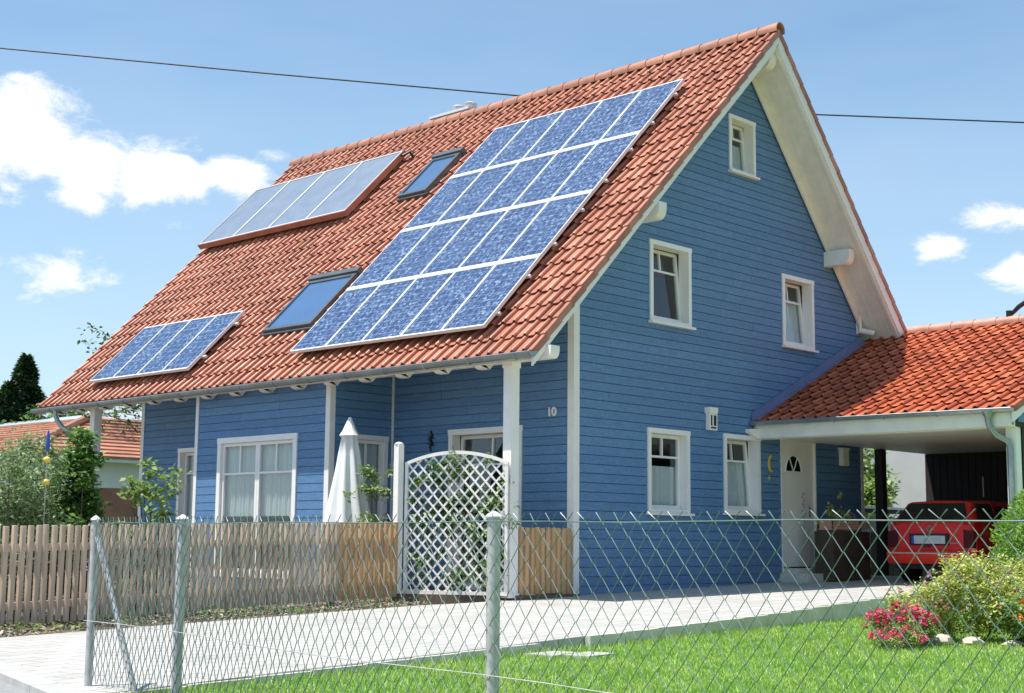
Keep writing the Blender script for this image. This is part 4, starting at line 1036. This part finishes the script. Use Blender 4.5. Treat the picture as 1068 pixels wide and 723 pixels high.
def rock(loc, sx, sy, sz, label):
    mb = MB(); o = 0; nlat, nlon = 6, 10
    for i in range(nlat+1):
        for j in range(nlon):
            th = PI*i/nlat; ph = 2*PI*j/nlon; q = 1+.22*math.sin(3*ph+i*1.7+loc[0]*9)*math.sin(th)+.1*math.sin(5*ph+i)
            mb.v.append((loc[0]+sx*math.sin(th)*math.cos(ph)*q, loc[1]+sy*math.sin(th)*math.sin(ph)*q, loc[2]+sz*math.cos(th)*(1+.1*math.sin(ph*2+loc[1]*5))))
    for i in range(nlat):
        for j in range(nlon): mb.f.append((i*nlon+j, (i+1)*nlon+j, (i+1)*nlon+(j+1)%nlon, i*nlon+(j+1)%nlon))
    tag(obj('edging_stone', mb, 'stone', None, True, 35, loc=(loc[0], loc[1], loc[2]-sz*.4)), label, 'stone', 'pale stones edging the flower bed')
rock((-2.57,-6.51,LAWN+.03), .10,.08,.055, 'pale edging stone nearest the pink flower cushion')
rock((-2.41,-6.67,LAWN+.04), .13,.09,.06, 'largest pale edging stone in the middle of the bed edge')
rock((-2.24,-6.89,LAWN+.03), .13,.09,.05, 'flat pale edging stone right of the largest one')
rock((-2.03,-7.19,LAWN+.02), .14,.09,.035, 'low pale edging stone in the grass near the orange flowers')
rock((-1.86,-7.44,LAWN+.02), .12,.09,.035, 'low pale edging stone at the right edge of the picture')

# lawn grass blades
n = 330000
xx = rng.uniform(-10.6, 4.4, n); yy = rng.uniform(-12.2, -3.0, n)
edge = np.where(xx < -6.1, drive_near(xx)-.06, np.where(xx < -5.27, drive_near(xx)-.06, drive_near(xx)-.085))
dist = np.hypot(xx+15, yy+13.2)
ok = (yy < edge) & (rng.random(n) < np.clip(9.5/dist, 0, 1)) & (((yy+13.19)*.98 > (xx+15.03)*.36)|(dist < 3)) & (xx > -10.17+.29*(yy+4.07)+.02)
xx, yy = xx[ok], yy[ok]; n = len(xx)
patch = .5+.5*np.sin(xx*1.7+np.sin(yy*2.3))*np.sin(yy*1.3+1)
h = rng.uniform(.018, .045, n)*(.8+.4*patch); nearedge = (edge[ok]-yy) < .12; h = np.where(nearedge, h*1.5, h)
a = rng.uniform(0, 2*PI, n); w = rng.uniform(.003, .0055, n)*(1+dist[ok]*.04); lx, ly = rng.normal(size=n)*.5*h, rng.normal(size=n)*.5*h
v0 = np.stack([xx-np.cos(a)*w, yy-np.sin(a)*w, np.full(n, LAWN-.003)], 1); v1 = np.stack([xx+np.cos(a)*w, yy+np.sin(a)*w, np.full(n, LAWN-.003)], 1)
v2 = np.stack([xx+lx, yy+ly, LAWN+h], 1)
struct(npobj('grass', np.stack([v0, v1, v2], 1).reshape(-1, 3), np.arange(n*3).reshape(n, 3), 'grass'), 'stuff')
# dry litter and weeds in the bed along the picket fence
n = 5200; xx = rng.uniform(-9.3, -2.3, n); tt = rng.random(n)**.8; yf_ = drive_far(xx); yp = .08+.225*(xx+7.35); yy = yf_+.02+(yp+.35-yf_)*tt
P = np.stack([xx, yy, -.52+.012*(xx+9)+rng.random(n)*.03+.01], 1); Vv, F = leaf_geo(P, rng.uniform(.02, .07, n), .4, up=.8)
struct(npobj('leaf_litter', Vv, F, 'litter'), 'stuff')
n = 1300; xx = rng.uniform(-9.3, -2.3, n); cl = np.sin(xx*5.1)+np.sin(xx*2.3+1) > .3; xx = xx[cl]; n = len(xx); yf_ = drive_far(xx); yp = .08+.225*(xx+7.35); yy = yf_+.06+(yp+.2-yf_)*rng.random(n)
P = np.stack([xx, yy, -.50+.012*(xx+9)+rng.random(n)*.07], 1); Vv, F = leaf_geo(P, rng.uniform(.03, .08, n), .3, up=.1)
struct(npobj('weeds', Vv, F, 'lf_low'), 'stuff')
# side path slabs leading onto the lawn
for (x, y, lab) in ((-6.15, -5.22, 'pale paving slab at the gap in the driveway edging'), (-5.98, -5.45, 'outer pale paving slab lying in the lawn grass')):
    mb = MB(); mb.prism([(x-.24, y-.18, LAWN-.02), (x+.20, y-.10, LAWN-.02), (x+.16, y+.16, LAWN-.02), (x-.28, y+.10, LAWN-.02)], (0, 0, .045))
    tag(obj('paving_slab', mb, 'kerb', loc=(x, y, LAWN)), lab, 'paving slab', 'slabs stepping onto the lawn')

# ------------------------------------------------------------------ ornaments and door planter
mb = MB(); c = V3((4.79, -.03, 1.66)); out = [c+V3((.10*math.cos(t)*.8+.02, 0, .14*math.sin(t))) for t in [math.radians(70+i*220/14) for i in range(15)]]
inn = [c+V3((.055*math.cos(t)+.045, 0, .115*math.sin(t))) for t in [math.radians(75+i*210/14) for i in range(15)]][::-1]
mb.prism(out+inn, (0, -.015, 0)); mb.prism([c+V3((-.03+.04*math.cos(PI/2+i*PI/5)*(1 if i % 2 == 0 else .4), 0, -.23+.04*math.sin(PI/2+i*PI/5)*(1 if i % 2 == 0 else .4))) for i in range(10)], (0, -.012, 0))
tag(obj('moon_ornament', mb, 'yellow', loc=(4.79, -.03, 1.66)), 'yellow crescent moon and star hung left of the front door', 'ornament')
mb = MB(); mb.tube([(-.04,2.86,2.03),(-.045,2.83,1.96),(-.045,2.88,1.90),(-.045,2.83,1.84),(-.045,2.87,1.78),(-.04,2.84,1.70)], [.012,.022,.03,.028,.016,.006], 8)
for z, s in ((1.93, 1), (1.93, -1), (1.82, 1), (1.82, -1)): mb.tube([(-.045,2.855,z),(-.045,2.855+s*.07,z+.02*s)], .008, 5)
tag(obj('wall_ornament', mb, 'black', None, True, loc=(-.04,2.86,1.7)), 'black iron lizard ornament on the shaded blue veranda wall', 'ornament')
pl = thing('planter_stand', 'dark planter stand with a pale wicker basket by the front door', 'planter', (6.0, -.6, gz(6)))
mb = MB(); mb.box((5.50,-.75,gz(6)),(6.65,-.40,.58)); obj('stand', mb, 'planter', pl)
mb = MB(); mb.box((5.55,-.72,.60),(6.35,-.44,.62))
for i in range(34):
    for j in range(4):
        x = 5.55+i*.0235; z = .62+j*.042; mb.tube([(x, -.73+(.01 if (i+j) % 2 else 0), z), (x+.02, -.73, z+.03)], .014, 5)
mb.box((5.55,-.72,.62),(6.35,-.70,.78)); mb.box((5.55,-.46,.62),(6.35,-.44,.78)); mb.box((5.55,-.72,.62),(5.57,-.44,.78)); mb.box((6.33,-.72,.62),(6.35,-.44,.78)); mb.box((6.35,-.70,.64),(6.72,-.5,.73))
obj('basket', mb, 'terra', pl)
mb = MB(); mb.tube([V3((6.30+.14*math.cos(t), -.6, .78+.12*math.sin(t))) for t in [PI*i/10 for i in range(11)]], .009, 6); obj('handle', mb, 'terra', pl, True)
cs = [(5.9,-.6,.84),(6.2,-.6,.82),(5.8,-.6,.88),(5.70, -.58, .98), (5.62, -.60, .90), (6.02, -.58, 1.18), (5.66, -.6, .86), (6.1,-.55,.9)]; P, s = clumps(cs, [.07]*8, -26, .05, shell=.1); Vv, F = leaf_geo(P, s, .7); npobj('foliage', Vv, F, 'lf_yellow', pl)  # planter flowers and leaves together, all drawn as leaf clumps
mb = MB(); mb.tube([(6.02,-.58,.62),(6.02,-.58,1.16)], .006, 5); obj('stem', mb, 'trunk', pl); mb = MB(); mb.tube([(5.7,-.58,.62),(5.7,-.58,.98)], .006, 5); obj('stem', mb, 'trunk', pl)

# ------------------------------------------------------------------ neighbours
nb = thing('neighbour_house', 'low white neighbouring house with faded orange hipped roof and grey glazed lantern', 'house', (10, 30, -.6))
hx, hy, hz = 3.3, 22.2, 2.55; s1 = 5.2; sl = .30; E_ = 17
mb = MB()
def hip_rows(side):
    rows_ = 12
    for k in range(rows_):
        a = s1*k/rows_; b = s1*(k+1)/rows_+.03; za, zb = hz+a*sl+.05, hz+b*sl+.0
        if side == 0: q = [(hx+a, hy+a, za), (hx+E_+0, hy+a, za), (hx+E_, hy+b, zb), (hx+b, hy+b, zb)]; dn = [(hx+a, hy+a, za), (hx+E_, hy+a, za), (hx+E_, hy+a+.01, za-.07), (hx+a, hy+a+.01, za-.07)]
        else: q = [(hx+a, hy+a, za), (hx+a, hy+E_, za), (hx+b, hy+E_, zb), (hx+b, hy+b, zb)]; dn = [(hx+a, hy+a, za), (hx+a, hy+E_, za), (hx+a+.01, hy+E_, za-.07), (hx+a+.01, hy+a, za-.07)]
        mb.add(q, [(0,1,2,3)]); mb.add(dn, [(0,1,2,3)])
hip_rows(0); hip_rows(1)
rf = obj('roof', mb, 'tile3', nb)
mb = MB(); mb.tube([(hx-.05, hy-.05, hz+.08), (hx+s1, hy+s1, hz+s1*sl+.12)], .11, 8); obj('hip_tiles', mb, 'ridge', rf, True)
c1 = (hx+s1, hy+s1, hz+s1*sl+.02); ap = (hx+s1+3.2, hy+s1+3.2, c1[2]+.62)
mb = MB(); mb.add([c1, (hx+E_, hy+s1, c1[2]), (hx+E_, hy+s1+3.2, ap[2]), ap], [(0,1,2,3)]); mb.add([c1, (hx+s1, hy+E_, c1[2]), (hx+s1+3.2, hy+E_, ap[2]), ap], [(0,1,2,3)]); ln_ = obj('lantern', mb, 'slate', nb)
mb = MB(); mb.tube([c1, ap], .07, 6)
obj('glazing_bar', mb, 'galv', ln_)
for i in range(1, 6): mb = MB(); mb.tube([(c1[0]+i*2.2, c1[1]-.02, c1[2]+.03), (c1[0]+i*2.2, c1[1]+3.2, ap[2]+.05)], .05, 6); obj('glazing_bar', mb, 'galv', ln_)
mb = MB(); mb.box((hx+.6, hy+.6, 1.75), (hx+E_, hy+.8, 2.50)); mb.box((hx+.6, hy+.8, 1.75), (hx+.8, hy+E_, 2.50)); obj('upper_wall', mb, 'white_wall', nb)
mb = MB(); mb.box((hx+.62, hy+.62, -.7), (hx+E_, hy+.82, 1.75)); mb.box((hx+.62, hy+.82, -.7), (hx+.82, hy+E_, 1.75)); obj('timber_wall', mb, 'rust', nb)
mb = MB(); mb.box((hx+.1, hy+.05, 2.44), (hx+E_, hy+.10, 2.60)); mb.box((hx+.05, hy+.05, 2.44), (hx+.10, hy+E_, 2.60)); obj('fascia', mb, 'alu', nb)
# grey building and garden wall seen through the carport
g2 = thing('neighbour_garage', 'plain light grey building seen through the open carport', 'building', (20, 6, -.5))
mb = MB(); mb.box((18.6, 3.6, -.6), (26, 3.75, 4.2)); mb.box((18.6, 3.75, -.6), (18.75, 12, 4.2)); obj('wall', mb, 'grey_wall', g2)
mb = MB(); mb.box((18.3, 3.2, 4.2), (26.4, 12.4, 4.4)); obj('roof', mb, 'conc', g2)
gw = thing('garden_wall', 'low white garden wall with dark rail behind the carport post', 'wall', (12.5, 2.0, -.3))
mb = MB(); mb.box((10.6, 1.65, -.4), (16.4, 1.85, .92)); obj('masonry', mb, 'stone', gw)
mb = MB(); mb.box((10.5, 1.55, 1.0), (16.5, 1.72, 1.08)); obj('rail', mb, 'wood_dark', gw)
mb = MB(); mb.box((10.5, 1.58, 1.085), (16.5, 1.72, 1.13)); obj('coping', mb, 'white', gw)
mb = MB()
for i in range(14): mb.box((9.6+i*.3, 1.30, -.3), (9.88+i*.3, 1.34, .62))
mb.box((9.6, 1.34, -.3), (13.8, 1.40, .60))  # dark boards added in place of the shade below the garden wall
tag(obj('shade_screen', mb, 'wood_dark', loc=(11.7, 1.3, -.3)), 'low dark screen standing in for the shade below the white garden wall', 'screen')
lf2 = thing('slatted_gate', 'narrow white slatted gate beyond the corner of the blue house', 'gate', (9.3, .6, -.2))
mb = MB()
for i in range(6): mb.box((8.35+i*.11, .55, -.05), (8.39+i*.11, .57, .72))
obj('slats', mb, 'white', lf2)
mb = MB(); mb.box((8.3,.57,.05),(8.95,.60,.10)); mb.box((8.3,.57,.55),(8.95,.60,.60)); obj('rail', mb, 'white', lf2)
tree('garden_tree', (15.2, 5.2, -.6), (15.4, 5.6, 1.9), 1.9, 'bright green tree seen through the carport beside the house corner', mat='lf_light', nclump=60, per=420, leaf=.15, trunk_r=.12)
# trees beyond
GT = 'dark conifers beyond the neighbour roof'
conifer('conifer_tree', (14.2, 43.0, -.7), 8.6, 3.0, 'pointed dark spruce, tallest of the conifers beyond the neighbour roof', group=GT)
conifer('conifer_tree', (12.7, 44.2, -.7), 8.0, 3.0, 'broad dark spruce left of the pointed one', group=GT)
conifer('conifer_tree', (11.2, 45.4, -.7), 8.3, 3.0, 'dark spruce at the left edge of the picture', group=GT)
conifer('conifer_tree', (13.1, 42.2, -.7), 7.3, 3.0, 'shorter dark spruce in front of the broad one', group=GT)
GB = 'leafy trees beyond the neighbour roof'
tree('leafy_tree', (13.6, 38.8, -.7), (13.6, 38.8, 3.9), 1.9, 'round green tree right of the pointed spruce', nclump=46, per=170, leaf=.2, group=GB)
tree('leafy_tree', (11.2, 36.6, -.7), (11.2, 36.6, 3.5), 1.6, 'low light green tree in front of the spruces', mat='lf_bush', nclump=40, per=150, leaf=.18, group=GB)
tree('leafy_tree', (16.3, 36.3, -.7), (16.3, 36.3, 4.4), 1.7, 'tall green tree just left of the roof edge', nclump=46, per=160, leaf=.2, group=GB)
tree('leafy_tree', (21.0, 35.5, -.7), (21.0, 35.5, 4.0), 2.2, 'green tree seen beneath the eave beyond the veranda', nclump=46, per=160, leaf=.2, group=GB)
tree('walnut_tree', (9.7, 25.7, -.7), (9.7, 25.7, 5.0), 2.75, 'open tree behind the house with branch tips above the roof edge', nclump=85, cr=.17, per=210, leaf=.16, trunk_r=.09)
# overhead cable
pts = [(5.167,28.409,15.506),(10.834,22.626,14.819),(16.664,16.667,14.163),(23.077,10.065,13.677),(27.51,5.472,13.494)]
A = V3(pts[0]); B_ = V3(pts[-1]); d0 = V3(pts[0])-V3(pts[1]); d1 = V3(pts[-1])-V3(pts[-2])
cb = [A+d0*(1.6)+ZV*.35, A+d0*.8+ZV*.12]+[V3(p) for p in pts]+[B_+d1*1.0+ZV*.15, B_+d1*3+ZV*1.2]
mb = MB(); mb.tube(cb, .024, 6); tag(obj('overhead_cable', mb, 'cable', None, True, loc=tuple(cb[0])), 'thin black overhead cable crossing the sky behind the house', 'cable')

# ------------------------------------------------------------------ light, sky, camera
sd = V3((-.33, .19, 1.0)).normalized()
el = math.asin(sd.z); az = math.atan2(sd.x, sd.y)
sun = bpy.data.lights.new('sun', 'SUN'); sun.energy = 4.6; sun.angle = math.radians(.5); sun.color = (1, .965, .90)
so = bpy.data.objects.new('sun', sun); C.objects.link(so); so.rotation_euler = sd.to_track_quat('Z', 'Y').to_euler()
w = bpy.data.worlds.new('World'); bpy.context.scene.world = w; w.use_nodes = True; nt = w.node_tree; bg = nt.nodes['Background']
sky = nt.nodes.new('ShaderNodeTexSky'); sky.sky_type = 'NISHITA'; sky.sun_disc = False; sky.sun_elevation = el; sky.sun_rotation = az; sky.air_density = 1.0; sky.dust_density = .6; sky.ozone_density = 2.0; sky.altitude = 400
tc = nt.nodes.new('ShaderNodeTexCoord')
def dvec(azd, eld):
    a, e = math.radians(azd), math.radians(eld); return V3((math.sin(a)*math.cos(e), math.cos(a)*math.cos(e), math.sin(e)))
def vm_(op, a, b=None):
    n = nt.nodes.new('ShaderNodeVectorMath'); n.operation = op
    for i, v in enumerate((a, b)):
        if v is None: continue
        if hasattr(v, 'links'): nt.links.new(v, n.inputs[i])
        else: n.inputs[i].default_value = v
    return n
def mm(op, a, b=None, c_=None, clamp=False):
    n = nt.nodes.new('ShaderNodeMath'); n.operation = op; n.use_clamp = clamp
    for i, v in enumerate((a, b, c_)):
        if v is None: continue
        if hasattr(v, 'links'): nt.links.new(v, n.inputs[i])
        else: n.inputs[i].default_value = v
    return n.outputs[0]
blobs = [  # azimuth, elevation, half width, half height (degrees), weight
 (27.0, 15.3, 2.4, 2.0, 1.1), (24.6, 14.6, 2.6, 2.4, 1.1), (29.4, 14.3, 2.0, 1.5, 1.0), (32.2, 14.0, 2.6, 1.3, 1.0), (34.8, 14.2, 2.0, 1.0, .9), (36.4, 15.0, 1.4, .5, .6), (29.0, 12.9, 1.6, .7, .7),
 (25.4, 10.3, 1.5, .7, .75), (28.4, 10.1, 2.6, 1.0, .72), (63.2, 11.3, 1.5, .7, .85), (65.2, 12.3, 2.0, .8, .8), (66.4, 10.2, 1.8, .9, .95), (22, 13, 3, 3, .8), (69, 12, 3, 2, .8)]
tot = None
for (a_, e_, ww, hh, wt) in blobs:
    d = dvec(a_, e_); t1 = V3((math.cos(math.radians(a_)), -math.sin(math.radians(a_)), 0)); t2 = t1.cross(d)*-1
    df = vm_('SUBTRACT', tc.outputs['Generated'], tuple(d)).outputs[0]
    u_ = vm_('DOT_PRODUCT', df, tuple(t1/math.radians(ww))).outputs['Value']; v_ = vm_('DOT_PRODUCT', df, tuple(t2/math.radians(hh))).outputs['Value']
    r2 = mm('ADD', mm('MULTIPLY', u_, u_), mm('MULTIPLY', v_, v_)); g_ = mm('MULTIPLY', mm('EXPONENT', mm('MULTIPLY', r2, -1.0)), wt)
    tot = g_ if tot is None else mm('MAXIMUM', tot, g_)
nz = nt.nodes.new('ShaderNodeTexNoise'); nz.inputs['Scale'].default_value = 21; nz.inputs['Detail'].default_value = 9; nz.inputs['Roughness'].default_value = .66; nz.inputs['Distortion'].default_value = .3
mpw = nt.nodes.new('ShaderNodeMapping'); mpw.inputs['Scale'].default_value = (1, 1, 1.9); L(nt, tc.outputs['Generated'], mpw.inputs[0]); L(nt, mpw.outputs[0], nz.inputs['Vector'])
dens = mm('ADD', mm('MULTIPLY', tot, 1.15), mm('MULTIPLY', mm('SUBTRACT', nz.outputs['Fac'], .5), 2.0))
cl = nt.nodes.new('ShaderNodeMapRange'); cl.interpolation_type = 'SMOOTHSTEP'; cl.inputs[1].default_value = .36; cl.inputs[2].default_value = .90; L(nt, dens, cl.inputs[0])
cm = mm('MULTIPLY', cl.outputs[0], mm('GREATER_THAN', tot, .02))
# thin high veil that pales the sky
nz2 = nt.nodes.new('ShaderNodeTexNoise'); nz2.inputs['Scale'].default_value = 5; nz2.inputs['Detail'].default_value = 6; mp2 = nt.nodes.new('ShaderNodeMapping'); mp2.inputs['Scale'].default_value = (1, 1, 4); L(nt, tc.outputs['Generated'], mp2.inputs[0]); L(nt, mp2.outputs[0], nz2.inputs['Vector'])
SKYM = 1.0
skc = vm_('MULTIPLY', sky.outputs[0], (1.17, 1.50, 1.52))
c1_ = mix(nt, mm('MULTIPLY', nz2.outputs['Fac'], .22), skc.outputs[0], (8.2, 8.6, 9.0))
sepz = nt.nodes.new('ShaderNodeSeparateXYZ'); L(nt, tc.outputs['Generated'], sepz.inputs[0]); hz_ = nt.nodes.new('ShaderNodeMapRange'); hz_.inputs[1].default_value = .34; hz_.inputs[2].default_value = .05; hz_.inputs[3].default_value = 0; hz_.inputs[4].default_value = .55; L(nt, sepz.outputs[2], hz_.inputs[0])
c1_ = mix(nt, hz_.outputs[0], c1_, (6.0, 6.9, 7.9))
shade = ramp(nt, nz.outputs['Fac'], [(.3, (.90, .93, .97)), (.6, (1, 1, 1))])
cc = mix(nt, 1., shade, (9.6, 9.7, 9.8), 'MULTIPLY')
col_ = mix(nt, cm, c1_, cc)
L(nt, col_, bg.inputs[0]); bg.inputs[1].default_value = .085

cam = bpy.data.cameras.new('camera'); co = bpy.data.objects.new('camera', cam); C.objects.link(co); bpy.context.scene.camera = co
yaw, pitch, roll = .8070, .1348, .0092
F_ = V3((math.sin(yaw)*math.cos(pitch), math.cos(yaw)*math.cos(pitch), math.sin(pitch))); R0 = V3((math.cos(yaw), -math.sin(yaw), 0)); U0 = R0.cross(F_)
R2 = R0*math.cos(roll)+U0*math.sin(roll); U2 = U0*math.cos(roll)-R0*math.sin(roll)
Mx = Matrix(((R2.x, U2.x, -F_.x), (R2.y, U2.y, -F_.y), (R2.z, U2.z, -F_.z)))
co.matrix_world = Matrix.Translation(V3((-15.026, -13.191, .365))) @ Mx.to_4x4()
cam.sensor_width = 36; cam.lens = 1501.8/1068*36; cam.clip_end = 3000; cam.clip_start = .05
sc = bpy.context.scene
sc.view_settings.view_transform = 'Standard'; sc.view_settings.look = 'None'; sc.view_settings.exposure = .5; sc.view_settings.gamma = 1
sc.render.engine = 'CYCLES'; sc.cycles.max_bounces = 8; sc.cycles.transparent_max_bounces = 16; sc.cycles.use_denoising = True
